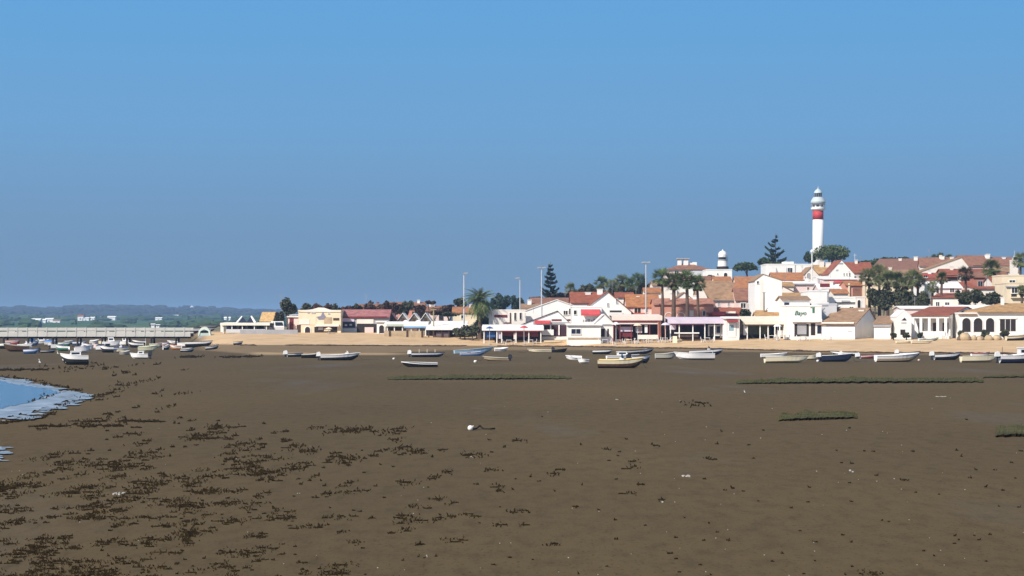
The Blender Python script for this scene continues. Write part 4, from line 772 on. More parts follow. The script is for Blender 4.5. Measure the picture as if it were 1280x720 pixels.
# small upper windows and roof aerials of the hillside houses
rh = random.Random(31); AER = mat('aerial_metal', (.25, .25, .26), .5, .1)
for s in HOUSES:
    if s.nm != 'house' or s.D < 318 or 'blank' in s.ro['label'] or 'cube' in s.ro['label']: continue
    if s.nw == 0 and s.w > 4 and s.he > 2.4:
        n_ = max(1, int(s.w / 3.2)); 
        for i in range(n_):
            if rh.random() < .3: continue
            s.frame(0, 0, (i + .5 + rh.uniform(-.15, .15)) * s.w / n_, s.he - rh.uniform(1.15, 1.45), rh.uniform(.7, 1.1), rh.uniform(.9, 1.3), 'window', rh.choice((WHITE, WOOD, GREYP)), GLASS)
    if rh.random() < .45 and s.hr:
        x = rh.uniform(.2, .8) * s.w; y = s.k; zt = s.hr + rh.uniform(1.2, 2.2); a_ = MB().tube((x, y, s.hr - .2), (x, y, zt), .035, n=4)
        for q in range(4): a_.tube((x - .45 + .08*q, y, zt - .1 - .16*q), (x + .45 - .08*q, y, zt - .1 - .16*q), .02, n=4)
        a_.build('aerial', AER, s.roof)
    if rh.random() < .5 and s.hr and s.kind_ == 'x' and s.w > 5:
        x = rh.uniform(.15, .85) * s.w; b_ = MB().box(x - .3, x + .3, s.k - .9, s.k - .35, s.he, s.hr + .55); b_.box(x - .38, x + .38, s.k - .98, s.k - .27, s.hr + .552, s.hr + .66); b_.build('chimney', rh.choice((WHITE, WARM)), s.roof)
# ------------------------------------------------------------------ pier
D = 341; xL, xR = X_(-150, D), X_(238, D); pier = empty('pier', ((xL + xR) / 2, D, 0), 0, 'long white-railed pier on dark piles running in from the left edge', 'pier'); c0 = (xL + xR) / 2; xL -= c0; xR -= c0
PW = mat('pier_white', (.52, .50, .46), .8, .08, .7); PD = mat('dark_tarred_wood', (.035, .026, .022), .85, .3, 2)
zt, zb_ = Z_(409.6, D), Z_(420.8, D); zd = Z_(416.2, D)
MB().box(xL, xR, -.08, .1, zb_, zd).build('edge_beam', PW, pier); MB().box(xL, xR, .1, 3.2, zb_ + .05, zd - .05).build('deck', PD, pier); MB().box(xL, xR, 3.2, 3.4, zb_, zd).build('edge_beam', PW, pier)
for yy in (-.04, 3.25):
    MB().box(xL, xR, yy - .03, yy + .06, zt - .52, zt).build('hand_rail', PW, pier)
    MB().box(xL, xR, yy - .01, yy + .04, zd - .004, zd + .2).build('lower_rail', PW, pier)
k = 0; x = xL; rp_ = random.Random(3)
while x < xR:
    MB().box(x - .09, x + .09, -.13, .06, zb_ + .1, zt + .06).build('rail_post', PW, pier)
    if rp_.random() < .62: MB().box(x + .1, x + rp_.uniform(.5, 1.66), -.02, .02, zd + .18, zt - .50).build('infill_panel', PW, pier)
    x += 1.75; k += 1
x = xL
while x < xR:
    for yy in (.25, 2.9): MB().tube((x, yy, -1), (x, yy, zb_ + .1), .2, .17, 8).build('pile', PD, pier)
    MB().box(x - .16, x + .16, 0, 3.1, zb_ - .35, zb_ + .046).build('cross_beam', PD, pier); x += 4.4
MB().box(xL, xR, .3, .5, zb_ - .3, zb_ + .04).build('bearer', PD, pier)

# ------------------------------------------------------------------ boats
HW = mat('boat_white', (.80, .78, .76), .4, .04, spec=.5); HC = mat('boat_cream', (.72, .64, .46), .45, .06, spec=.5); HG = mat('boat_grey', (.46, .44, .38), .5, .08); HN = mat('boat_navy', (.016, .022, .05), .4, .1, spec=.5)
HB = mat('boat_pale_blue', (.36, .50, .60), .5, .06); HBR = mat('boat_brown_wood', (.075, .04, .022), .5, .2, 2); HT = mat('boat_tan', (.34, .26, .16), .6, .1); HR = mat('boat_red', (.34, .05, .05), .45, .1); HBLU = mat('boat_blue', (.04, .13, .36), .45, .1); HYEL = mat('boat_yellow', (.62, .42, .10), .5, .1)
BLK = mat('black_hull', (.015, .014, .014), .4, .1); INN = mat('boat_inside', (.30, .28, .24), .6, .1); ENG = mat('engine_white', (.76, .75, .72), .35, .03, spec=.5); ENGD = mat('engine_dark', (.03, .03, .035), .35, .1)
HO = mat('boat_orange', (.50, .20, .07), .5, .1); SKYB = mat('tarp_blue', (.05, .16, .40), .7, .12)
rb = random.Random(21)
def hullmesh(L, B, h, shell=0):
    ns = 11; m = MB(); sec = []
    for i in range(ns):
        t_ = i / (ns - 1); x = (t_ - .5) * L
        b_ = B / 2 * (.86 + .14 * min(1, t_ / .4)) * max(.03, 1 - max(0, (t_ - .42) / .58) ** 2.3); zs = h * (1 + .04 * (1 - t_) + .38 * t_ ** 2.4); kz = .72 * h * max(0, (t_ - .7) / .3) ** 2.2; xo = x + .06 * L * max(0, (t_ - .8) / .2)
        cz = kz + (zs - kz) * .32; cb = b_ * .80; inb = max(.01, b_ - .07); fz = max(kz + .03, h * .36)
        sec.append([(x, 0, kz), (x, -cb, cz), (xo, -b_, zs), (xo, -inb, zs), (x, -inb * .85, max(fz, cz)), (x, inb * .85, max(fz, cz)), (xo, inb, zs), (xo, b_, zs), (x, cb, cz)])
    k = 9
    m.v = [p for s_ in sec for p in s_]
    m.f = [(i*k+j, i*k+(j+1) % k, (i+1)*k+(j+1) % k, (i+1)*k+j) for i in range(ns-1) for j in range(k)]
    m.f += [tuple(range(k-1, -1, -1)), tuple((ns-1)*k + j for j in range(k))]
    return m, sec
def boat(label, x0, x1, yb, hull=HW, low=None, bow='r', ang=None, eng=None, cabin=None, console=None, cover=None, mast=None, D=None, h=None, rail=None, name='boat', cat='boat', roll=None, inn=INN, posts=0, pitch=None, z=None, group=None):
    if D is None:
        D = CH * F / (yb - HY)
        for _ in range(6): D = (CH - max(0, ground(X_((x0+x1)/2, D), D))) * F / (yb - HY)
    s = D / F; ang = rb.uniform(-14, 14) if ang is None else ang
    L = (x1 - x0) * s / math.cos(R(ang)) * (.86 if eng else 1); B = min(2.3, max(1.1, L * .36)); h = .86 * (h or min(1.0, max(.42, L * .135)))
    cx = X_((x0 + x1) / 2, D) + (0 if not eng else (.05 * L if bow == 'r' else -.05 * L)); z0 = ground(cx, D) - .05 if z is None else z
    ro = empty(name, (cx, D, z0), 0, label, cat, group); rz = R(ang) if bow == 'r' else R(180 + ang)
    ro.rotation_euler = (R(rb.uniform(-10, 10) if roll is None else roll), R(rb.uniform(-1.5, 1) if pitch is None else pitch), rz)
    m, sec = hullmesh(L, B, h); m.build('hull', hull, ro)
    if low:   # painted band along the lower strakes, a skin 1.5 cm proud
        for sg in (-1, 1):
            q = MB(); a_ = []
            for s_ in sec: a_ += [Vector(s_[1]) + Vector((0, -.02, -.02)), Vector(s_[1]).lerp(Vector(s_[2]), .40) + Vector((0, -.02, 0)), Vector(s_[0]) + Vector((0, -.02, -.02))]
            a_ = [Vector((p.x, p.y * -sg if sg > 0 else p.y, p.z)) for p in a_]
            if sg > 0: a_ = [Vector((p.x, abs(p.y), p.z)) for p in a_]
            q.add(a_, [(i*3, i*3+3, i*3+4, i*3+1) for i in range(10)] + [(i*3+2, i*3+5, i*3+3, i*3) for i in range(10)]); q.build('boot_stripe', low, ro)
    gr = MB()
    for sg in (2, 7):
        for i in range(10): gr.tube(Vector(sec[i][sg]) + Vector((0, 0, .015)), Vector(sec[i+1][sg]) + Vector((0, 0, .015)), .035, n=5)
    gr.build('gunwale', rail or (low if low else hull), ro)
    if not cover:
        for t_ in (.28, .55):
            i = int(t_ * 10); s_ = sec[i]; MB().box(s_[0][0] - .13, s_[0][0] + .13, s_[3][1] + .03, s_[6][1] - .03, h * .72, h * .77).build('thwart', rail or LWOOD, ro)
        s_ = sec[8]
        MB().add([sec[7][3], sec[7][6], sec[9][6], sec[9][3], (sec[8][0][0], 0, s_[2][2] + .06)], [(0,1,4), (1,2,4), (2,3,4), (3,0,4)]).build('foredeck', hull, ro)
    else:
        q = MB(); a_ = []
        for i in range(0, 10): a_ += [Vector(sec[i][2]) + Vector((0, -.03, .02)), Vector((sec[i][2][0], 0, sec[i][2][2] + .32 * min(1, i / 2 + .3) * (1 if i < 7 else .5))), Vector(sec[i][7]) + Vector((0, .03, .02))]
        q.add(a_, [(i*3+j, i*3+j+1, i*3+j+4, i*3+j+3) for i in range(9) for j in (0, 1)] + [(0, 1, 2), (27, 28, 29)]); q.build('tarpaulin', cover, ro)
    if eng:
        e_ = MB(); xs = -L/2 - .22; e_.box(xs - .09, xs + .07, -.06, .06, -.02 + .05, h * .9); e_.box(xs - .16, xs + .16, -.03, .03, .1, .16); e_.box(xs + .03, -L/2 + .05, -.12, .12, h * .7, h * .95)
        o = e_.build('outboard_motor', ENGD, ro)
        MB().prism([(xs - .28, h * .9), (xs + .20, h * .92), (xs + .22, h * .9 + .34), (xs + .1, h * .9 + .5), (xs - .22, h * .9 + .42)], -.19, .19).build('cowl', eng, o)
    if cabin:
        x0_, x1_, hh, cm = cabin; zz = h * .9
        o = MB().prism([(x0_*L, zz), (x1_*L + .12*L, zz), (x1_*L, zz + hh), (x0_*L, zz + hh)], -B*.33, B*.33).build('cabin', cm, ro)
        MB().box(x0_*L - .08, x1_*L + .06, -B*.36, B*.36, zz + hh + .002, zz + hh + .07).build('cabin_roof', cm, o)
        for sy in (-1, 1): MB().box(x0_*L + .12, x1_*L - .05, sy*B*.33 - .012, sy*B*.33 + .012, zz + hh*.5, zz + hh*.85).build('window', GLASS, o)
        MB().add([(x1_*L + .05*L + .02, -B*.28, zz + hh*.5), (x1_*L + .05*L + .02, B*.28, zz + hh*.5), (x1_*L + .02*L + .02, B*.28, zz + hh*.85), (x1_*L + .02*L + .02, -B*.28, zz + hh*.85)], [(0,1,2,3)]).build('windscreen', GLASS, o)
    if console:
        x_ = console[0] * L; o = MB().prism([(x_ - .22, h*.4), (x_ + .3, h*.4), (x_ + .18, h + .28), (x_ - .18, h + .28)], -.32, .32).build('console', HW, ro)
        MB().prism([(x_ + .0, h + .283), (x_ + .22, h + .283), (x_ + .02, h + .28 + console[1]), (x_ - .02, h + .28 + console[1])], -.36, .36).build('windscreen', GLASS if console[2] is None else console[2], o)
        MB().box(x_ - .95, x_ - .6, -.35, .35, h*.4, h*.85).build('seat', HW, ro)
    if mast:
        MB().tube((mast[0] * L, 0, h * .4), (mast[0] * L, 0, h + mast[1]), .035, .02, 6).build('mast', mast[2] if len(mast) > 2 else WOOD, ro)
    if not cover and L > 2.6 and rb.random() < .7:
        g_ = MB(); g_.tube((-.3*L, B*.16, h*.8), (.22*L, B*.2, h*.86), .03, n=5); g_.box(.2*L, .32*L, B*.14, B*.24, h*.84, h*.87); g_.build('oar', LWOOD, ro)
    if L > 2.6 and rb.random() < .6:
        g_ = MB(); p_ = [Vector((L*.5, 0, h*1.25)), Vector((L*.56, .05, h*.5)), Vector((L*.62, .15, .07)), Vector((L*.85, .5, .07)), Vector((L*1.05, .2, .07))]
        for q0, q1 in zip(p_, p_[1:]): g_.tube(q0, q1, .022, n=4)
        g_.build('mooring_rope', mat('dark_rope', (.06, .05, .035), .9), ro)
    if not cover and rb.random() < .55:
        q = rb.uniform(-.3, .1) * L; MB().box(q - .2, q + .2, -.28, .2, h*.38, h*rb.uniform(.9, 1.15)).build('gear_box', rb.choice((HBLU, HR, HC, ENGD, HO)), ro)
    for i in range(posts): MB().tube(((-.25 + .25*i) * L, 0, h * .5), ((-.25 + .25*i) * L, 0, h + .55), .05, n=6).build('rod_post', mat('weathered_pole', (.55, .45, .32), .7), ro)
    return ro
# right of centre
boat('white outboard skiff with three short upright posts, left of the blue-tarped boat', 509, 555, 446.3, HW, NAVY, 'r', 4, ENG, posts=3)
boat('dark hulled skiff with a white rim in front of the boat with posts', 504, 547, 458.8, BLK, None, 'l', 3, rail=HW, console=None, inn=HW, eng=None, cover=None)
boat('pale blue open boat with its dark bow raised to the right', 568, 615, 442, HB, None, 'r', 8, rail=HB, pitch=-3)
boat('blue and white boat tucked under the pale blue one', 575, 605, 444.3, HW, HBLU, 'r', 3, rail=HBLU, h=.5)
boat('weathered tan rowing boat with a dark right end', 604, 639, 451, HT, None, 'l', -4, rail=HG, eng=ENGD)
boat('short cream skiff with a dark motor at its right, by the sand edge', 660, 693, 440.5, HC, None, 'l', 2, ENGD)
boat('white low skiff pointing left, second left of the wooden launch', 708, 727, 450, HW, None, 'l', -6, h=.45)
boat('tiny white dinghy beside the low skiff left of the wooden launch', 723, 735, 454, HW, None, 'l', 15, h=.42)
boat('brown wooden launch with a cream and yellow stern, nearest of the middle cluster', 748, 801, 460, HC, HBR, 'r', -9, rail=HYEL, h=.85, cabin=None, console=(.05, .3, None), roll=3)
boat('white cabin boat with a low windscreen behind the wooden launch', 758, 797, 449, HW, None, 'r', 6, cabin=(-.15, .12, .5, HW), roll=-3)
boat('long white boat with black lower strakes and raised bow, behind the launch cluster', 775, 816, 442.3, HW, BLK, 'r', 3, pitch=-3)
boat('white skiff with a dark stern right of the wooden launch', 786, 813, 454, HW, ENGD, 'r', 14, ENGD, h=.75)
boat('grey dinghy with a sagging middle between launch cluster and long white boat', 819, 844, 448.8, HG, None, 'r', 2, h=.7, console=None)
boat('long white boat lying flat, right of the grey dinghy', 845, 893, 450, HW, None, 'l', 2, h=.8, mast=(-.46, .3, HW))
boat('white boat with a small windscreen behind the long flat white boat', 862, 902, 443.8, HW, NAVY, 'r', -3, console=(.1, .35, None), h=.7)
boat('white skiff hauled up on the dry sand in front of the trellised restaurant', 940, 968, 431.5, HW, BLK, 'r', 22, rail=HW, pitch=-7, h=.75)
boat('small cream dinghy behind the skiff on the dry sand', 935, 950, 425.5, HC, None, 'r', 10, rail=HW)
boat('thin grey-white boat half hidden behind a long cream boat', 951, 982, 447, HW, None, 'r', -2, h=.5)
boat('long cream open boat right of the wide gap on the mud', 956, 1009, 453.8, HC, None, 'r', 2, rail=HC, inn=HBR, h=.65)
boat('navy boat with a white outboard tilted at its left end', 1021, 1066, 452.2, HN, None, 'r', 5, ENG, rail=HW, console=(.15, .25, HW), h=.75)
boat('red and white little boat between the navy boat and the long white one', 1071, 1101, 448, HW, HR, 'r', 12, ENG, rail=HR, pitch=-3)
boat('long white open boat in front of the low tan beach house', 1094, 1146, 452.3, HW, HT, 'r', 5, rail=HW, h=.8)
boat('white boat with a dark underside left of the cream boat by the right edge', 1163, 1201, 449.8, HW, BLK, 'r', 5, ENG, h=.75)
boat('cream open boat between the dark-bottomed boat and the cabin boat', 1201, 1246, 453, HC, None, 'r', 3, rail=HC, h=.75)
boat('white and navy cabin boat cut by the right frame edge', 1243, 1292, 454, HW, NAVY, 'r', 6, ENG, cabin=(.08, .3, .85, HW), h=.95, rail=HW, mast=(-.42, .9, WOOD))
# left of centre
boat('white motorboat with a dark lower side, largest boat before the red-roofed hall', 395, 449, 450.3, HW, BLK, 'r', 5, ENG, rail=HW, console=(.2, .2, HW), h=.72)
boat('low dark boat just left of the large white motorboat', 377, 400, 447.5, BLK, None, 'r', 3, rail=HG, h=.5)
boat('white skiff with its motor lifted beside the low dark boat', 357, 378, 446, HW, BLK, 'r', 16, ENG)
boat('overturned-looking pale boat with a red-brown bow on the sand bank', 382, 416, 432.5, HG, None, 'r', 4, cover=mat('grey_canvas_cover', (.50, .46, .40), .8), rail=DRED)
boat('dark brown boat lying on the sand below the leafy tree', 332, 350, 431, HBR, None, 'r', 2, rail=HT)
boat('dark maroon boat at the tip of the sand spit', 289, 313, 432.5, mat('boat_maroon', (.07, .022, .020), .5, .1), None, 'r', 3, rail=HT)
boat('tiny white dinghy below the maroon boat on the spit', 292, 303, 437, HW, BLK, 'r', 0, h=.45)
boat('big white motor cruiser with a dark band, nearest boat in the left cluster', 78, 110, 456, HW, BLK, 'l', 12, rail=HW, cabin=(-.22, .15, .55, HW), h=1.0, roll=6)
boat('white cabin dinghy lying alone right of the big cruiser', 163, 188, 448.5, HW, None, 'l', 4, ENGD, cabin=(-.25, .05, .4, HW), h=.6)
boat('white speedboat with a dark windscreen between cruiser and cabin dinghy', 126, 142, 440.7, HW, BLK, 'l', 10, h=.9, cabin=(-.2, .1, .5, BLK))
boat('pale bluish boat with a round white fender right of the white speedboat', 139, 159, 437.5, HW, HBLU, 'r', 4, console=(.1, .3, HW))
boat('small cream tender tucked under the pale bluish boat', 147, 160, 440.5, HC, None, 'r', 18, h=.5)
boat('white boat with lilac inside directly behind the big cruiser', 94, 112, 441, HW, None, 'r', 20, rail=CLOTHP, console=(0, .4, HW), h=.9)
boat('white outboard boat lying in front of the pier left of the cruiser', 49, 69, 441, HW, BLK, 'r', 8, ENGD)
boat('dark brown hull with pale inside at the far left', 6, 36, 439.5, HBR, None, 'l', 3, rail=HG, h=1.0)
boat('pinkish high-bowed boat standing under the pier at far left', 7, 24, 433, mat('boat_faded_pink', (.56, .40, .37), .5, .08), HR, 'r', 12, h=1.3, D=330)
boat('bright blue and white boat under the pier at the left', 34, 48, 432, HW, HBLU, 'r', 5, h=.9, rail=HBLU, cabin=(-.2, .1, .7, HBLU))
boat('pale boat with flat white awning under the left part of the pier', 44, 60, 430, HW, None, 'r', 3, h=.8, cabin=(-.25, .2, .8, HW))
boat('white boat with green stripe under the pier behind the cruiser', 73, 88, 433.2, HW, GREENP, 'r', 3, h=.8)
boat('small white boat moored between two pier piles left of centre', 91, 107, 431.5, HW, HBLU, 'r', 4, h=.7)
boat('grey white boat under the pier right of the green striped one', 104, 118, 434.8, HW, BLK, 'l', 6, h=.7)
boat('greenish cream boat with a white upright post under the right part of the pier', 173, 196, 439, mat('boat_lime_cream', (.62, .62, .44), .5, .06), None, 'r', 2, mast=(-.1, 1.3, HW), h=.8)
boat('pale olive boat behind the greenish cream one', 187, 202, 434.5, mat('boat_pale_olive', (.50, .50, .36), .5, .06), None, 'r', 3, h=.7, rail=HW)
boat('stubby white dinghy with a steep bow by the orange and white pair', 204, 211.5, 437.3, HW, BLK, 'r', 25, h=.8)
boat('orange trimmed white boat, nearer of the orange and white pair', 213, 227, 437, HW, HO, 'l', 4, rail=HO, h=.7)
boat('white boat with a brown stern cover behind the orange trimmed boat', 210, 224, 431.5, HW, HBR, 'l', 3, rail=HW, h=.8)
boat('long white launch with dark waterline near the pier end', 232, 264, 435.8, HW, BLK, 'r', 2, h=.85)
boat('white dinghy curved up at right end, right of the long launch', 257, 273, 438, HW, BLK, 'r', 6, h=.6, ang=None) if False else boat('white dinghy with upturned right end, right of the long launch', 257, 273, 438, HW, BLK, 'r', 6, h=.6, pitch=-5)
boat('grey boat stored on the bank under the pier end', 235, 256, 427, HG, BLK, 'r', 8, h=.7)
boat('upper grey boat on the bank beside the domed shelter', 250, 272, 425.5, HG, BLK, 'r', 10, h=.6)
boat('pale pink and white boat deep under the pier at centre left', 116, 128, 436.5, PALEPINK, None, 'l', 14, h=.8)

for lb, x0, x1, yb, kw in (
    ('white half-deck boat before the pier left of the blue and white one', 22, 40, 437, dict(low=None, h=.9, console=(.1, .35, HW))),
    ('white motorboat with its cowl raised between two far left piles', 62, 80, 436.5, dict(eng=ENG, h=.85)),
    ('white boat with green inside just behind the cruiser bow', 70, 86, 438.5, dict(low=GREENP, bow='l', h=.8)),
    ('tall white cabin boat behind the bluish boat and its tender', 128, 149, 434, dict(h=1.0, cabin=(-.15, .15, .9, HW))),
    ('white boat with a dark tarpaulin cover right of the white speedboat', 120, 136, 438.5, dict(cover=NAVY, h=.8)),
    ('white open boat close under the right pier piles', 161, 179, 434.5, dict(h=.85, low=BLK, bow='l')),
    ('white bowed boat between orange trimmed boat and long launch', 222, 238, 434, dict(h=.8)),
    ('slim white boat lying across behind the long launch', 238, 268, 431, dict(h=.7, low=NAVY)),
    ('dusty white hull at the extreme left under the pier', -6, 12, 436, dict(h=.9, low=BLK)),
    ('white dinghy with outboard in the middle of the left cluster', 103, 117, 438, dict(eng=ENGD, h=.75)),
    ('small white boat with upright cabin under the pier middle', 150, 163, 432, dict(h=.9, cabin=(-.2, .1, .8, HW))),
    ('pale boat with red stripe under the right pier end', 196, 210, 434, dict(h=.8, low=HR)),
    ('white hull with blue cover in the shade of the far left deck', 56, 70, 431.5, dict(h=.8, cover=SKYB)),
    ('white dory under the deck left of the small boat between piles', 80, 93, 430.5, dict(h=.75, low=NAVY)),
    ('cream boat under the deck behind the white speedboat', 124, 138, 431, dict(h=.8, hull=HC)),
    ('white boat with raised stern under the deck behind the cabin dinghy', 166, 182, 430.5, dict(h=.8, low=BLK, bow='l')),
    ('grey dinghy in front of the pier between bluish boat and cabin dinghy', 150, 162, 443.5, dict(h=.5, hull=HG)),
    ('white dinghy lying in front of the orange trimmed boat', 226, 242, 440, dict(h=.55, low=BLK)),
    ('blue bottomed white skiff right of the far left brown hull', 30, 47, 442, dict(h=.6, low=HBLU)),
    ('white pram behind the white dory under the pier middle', 112, 123, 430, dict(h=.8)),
    ('small white tender behind the blue boats near the sand', 618, 634, 439, dict(h=.5)),
    ('dark skiff with white rim at the sand edge right of the cream skiff', 690, 708, 440.5, dict(h=.5, hull=BLK, low=None)),
    ('white skiff close to the drift line left of the long black-bottomed boat', 741, 764, 442.5, dict(h=.55, low=BLK)),
    ('white tender behind the cream boat right of the dark-bottomed one', 1214, 1236, 446.5, dict(h=.55, low=HR)),
    ('white skiff with outboard behind the long white open boat', 1120, 1150, 446, dict(h=.6, low=NAVY, eng=ENG)),
    ('cream dinghy just left of the navy boat', 1008, 1022, 449.5, dict(h=.5, hull=HC)),
    ('slim white boat near the drift line left of the red and white boat', 1040, 1072, 445, dict(h=.55, low=BLK, bow='l'))):
    boat(lb, x0, x1, yb, kw.pop('hull', HW), kw.pop('low', None), kw.pop('bow', 'r'), **kw)
# ------------------------------------------------------------------ trees
def leafmesh(name, blobs, n, size, seed, flat=1.0):
    r = random.Random(seed); v = []; f = []
    tot = sum(b_[3] * b_[4] for b_ in blobs)
    for (cx, cy, cz, rx, rz) in blobs:
        for i in range(int(n * rx * rz / tot)):
            while True:
                a_, b_, c_ = r.uniform(-1, 1), r.uniform(-1, 1), r.uniform(-1, 1); q = a_*a_ + b_*b_ + c_*c_
                if .30 < q < 1: break
            if r.random() < .25: a_ *= .6; b_ *= .6; c_ *= .6
            k = 1 + .22 * noise.noise((a_ * 2.2 + seed, b_ * 2.2, c_ * 2.2 + cx))
            p = Vector((cx + a_*rx*k, cy + b_*rx*k, cz + c_*rz*k)); s_ = size * r.uniform(.55, 1.3)
            u_ = Vector((r.gauss(0, 1), r.gauss(0, 1), r.gauss(0, .6))).normalized(); w_ = u_.cross(Vector((r.gauss(0, 1), r.gauss(0, 1), r.gauss(0, 1)))).normalized()
            m0 = len(v); v += [p - u_*s_ - w_*s_*.5, p + u_*s_*.2 - w_*s_*.8, p + u_*s_*1.1 + w_*s_*.2, p + w_*s_*.9 - u_*s_*.3]; f.append((m0, m0+1, m0+2, m0+3))
    me = bpy.data.meshes.new(name); me.from_pydata([tuple(q) for q in v], [], f); me.update(); return me
def place(name, me, m, parent, loc=(0, 0, 0)):
    o = bpy.data.objects.new(name, me); COL.objects.link(o); o.parent = parent; o.location = loc
    if not me.materials: me.materials.append(m)
    return o
TREES = {}
def tree(label, px, ytop, wpx, D, kind='round', yc=None, m=LEAF, name='tree', cat='tree', group=None, seed=None, squash=1.0, bm=BARK2):
    """kind round / pine / hedge / cypress; wpx crown width, yc bottom of the crown"""
    X = X_(px, D); z0 = ground(X, D) - .15; k = D / F; W = wpx * k / 2; zt_ = Z_(ytop, D) - z0; zc = (Z_(yc, D) - z0) if yc else zt_ * .25; H = (zt_ - zc) / 2; mid = (zt_ + zc) / 2
    ro = empty(name, (X, D, z0), 0, label, cat, group); sd_ = seed or int(px * 7 + ytop); r = random.Random(sd_); bl = []
    if kind == 'pine':
        bl.append((0, 0, mid + H*.25, W*.8, H*.62))
        for i in range(13): a_ = i * 2.4; q = math.sqrt((i + .5) / 13) * .70; bl.append((math.cos(a_)*q*W, math.sin(a_)*q*W, mid + H * (.35 - q*.75) + r.uniform(-.12, .12)*H, W*r.uniform(.26, .42), H*r.uniform(.38, .6)))
    elif kind == 'cypress':
        for i in range(8): q = i / 7; bl.append((r.uniform(-.2, .2)*W, r.uniform(-.2, .2)*W, zc + (zt_ - zc) * (q*.86 + .06), W*(1 - q*.6)*r.uniform(.55, .85), H*.26))
    else:
        for i in range(9): a_ = r.uniform(0, 6.28); q = math.sqrt(r.random()) * .62; bl.append((math.cos(a_)*q*W, math.sin(a_)*q*W, mid + r.uniform(-.45, .5)*H*(1-q*.4), W*r.uniform(.34, .52), H*r.uniform(.36, .55)))
    sz = max(.16, min(.5, 1.35 * k)); nl = int(min(3600 if kind == 'pine' else 2600, 260 + 5.2 * (W*2*H*2) / (sz*sz)))
    place('crown', leafmesh('crown', bl, nl, sz, sd_), m, ro)
    t_ = MB(); lean = r.uniform(-.08, .08); top = mid + (H*.1 if kind != 'pine' else -H*.1); rr_ = max(.12, W*.075)
    t_.tube((0, 0, 0), (lean*top, 0, top*.75), rr_, rr_*.7, 7)
    for i in range(5): b_ = bl[i]; t_.tube((lean*top, 0, top*(.6 + .04*i)), (b_[0]*.85, b_[1]*.85, b_[2]), rr_*.45, rr_*.15, 5)
    t_.build('trunk', bm, ro); return ro
def frondmesh(m, p0, az, el, L, wd, droop, r, fan=False):
    ns = 6; d = Vector((math.cos(az), math.sin(az), 0)); side = Vector((-math.sin(az), math.cos(az), 0)); pts = []; p = Vector(p0); e_ = el
    for i in range(ns + 1): pts.append(p.copy()); p = p + (d*math.cos(e_) + Vector((0, 0, math.sin(e_)))) * L / ns; e_ -= droop / ns
    for i in range(ns):
        a_, b_ = pts[i], pts[i+1]
        w_ = wd * math.sin(math.pi * min(.97, (i + .8) / (ns + .6))); t_ = (b_ - a_)
        for sg in (-1, 1):
            for q in (0, .5):
                c_ = a_ + t_*q; tip = c_ + t_*1.0 + side*sg*w_ + Vector((0, 0, -w_*.35 + r.uniform(-.05, .05)*wd))
                m.add([c_, c_ + t_*.42, tip], [(0, 1, 2)])
    for i in range(ns): m.add([pts[i] + side*.035*(1-i/ns), pts[i] - side*.035*(1-i/ns), pts[i+1] - side*.02, pts[i+1] + side*.02], [(0,1,2,3)])
FANS = {}
def fancrown(seed, rad):
    r = random.Random(seed); m = MB(); dd = MB()
    for i in range(64):
        az = r.uniform(0, 6.283); el = r.uniform(-.75, 1.35); st = Vector((math.cos(az)*math.cos(el), math.sin(az)*math.cos(el), math.sin(el))); pl = rad*r.uniform(.38, .55); c_ = st*pl
        side = st.cross(Vector((0, 0, 1))).normalized(); up_ = side.cross(st).normalized(); fl = rad*r.uniform(.5, .66); tips = []
        for k in range(11):
            a_ = (k - 5) / 5 * 1.25; q = st*math.cos(a_) + side*math.sin(a_); tips.append(c_ + q*fl*(1 - .25*abs(k-5)/5) + Vector((0, 0, -.35*fl*(abs(k-5)/5)**2 - .12*fl)) + up_*r.uniform(-.05, .05)*fl)
        for k in range(10):
            mdp = (tips[k] + tips[k+1]) * .5
            m.add([c_, c_ + (tips[k]-c_)*.6, tips[k], c_ + (mdp - c_)*.62], [(0,1,2,3)])
        m.add([side*.03, side*-.03, c_ - side*.02, c_ + side*.02], [(0,1,2,3)])
    for i in range(16):
        az = r.uniform(0, 6.283); d = Vector((math.cos(az), math.sin(az), 0)); side = Vector((-d.y, d.x, 0)); l = rad*r.uniform(.4, .75)
        a_ = d*.12 + Vector((0, 0, -.1)); b_ = d*rad*r.uniform(.2, .42) + Vector((0, 0, -l)); dd.add([a_ + side*.08, a_ - side*.08, b_ - side*rad*.14, b_ + side*rad*.14], [(0,1,2,3)])
    a_ = m.build('crown'); b_ = dd.build('dead_skirt'); ma, mb_ = a_.data, b_.data; bpy.data.objects.remove(a_); bpy.data.objects.remove(b_); return ma, mb_
def fanpalm(label, px, ytop, wpx, D, yb=None, m=PALM, tr=1.0, group='fan palms on the hillside', var=None, z0=None):
    X = X_(px, D); z0 = ground(X, D) - .1 if z0 is None else z0; k = D / F; rad = wpx * k / 2 * 1.12; zt_ = Z_(ytop, D) - z0; cz = zt_ - rad * .86
    v = (int(px) % 4) if var is None else var; key = (v, m.name)
    if key not in FANS: FANS[key] = fancrown(40 + v * 7, 1.0)
    ro = empty('fan_palm', (X, D, z0), 0, label, 'palm tree', group); c_ = place('crown', FANS[key][0], m, ro, (0, 0, cz)); c_.scale = (rad,)*3; c_.rotation_euler = (0, 0, px); s_ = place('dead_skirt', FANS[key][1], DEAD, ro, (0, 0, cz)); s_.scale = (rad,)*3
    r = random.Random(int(px * 3)); l = r.uniform(-.03, .03); t_ = MB(); q = (0, 0, 0)
    for i in range(4):
        e_ = (l*cz*((i+1)/4)**2 - l*cz, 0, cz*(i+1)/4); b_ = (l*cz*(i/4)**2 - l*cz, 0, cz*i/4); t_.tube(b_, e_, (.30 - .03*i)*tr, (.27 - .03*i)*tr, 8)
    t_.build('trunk', BARK, ro); return ro
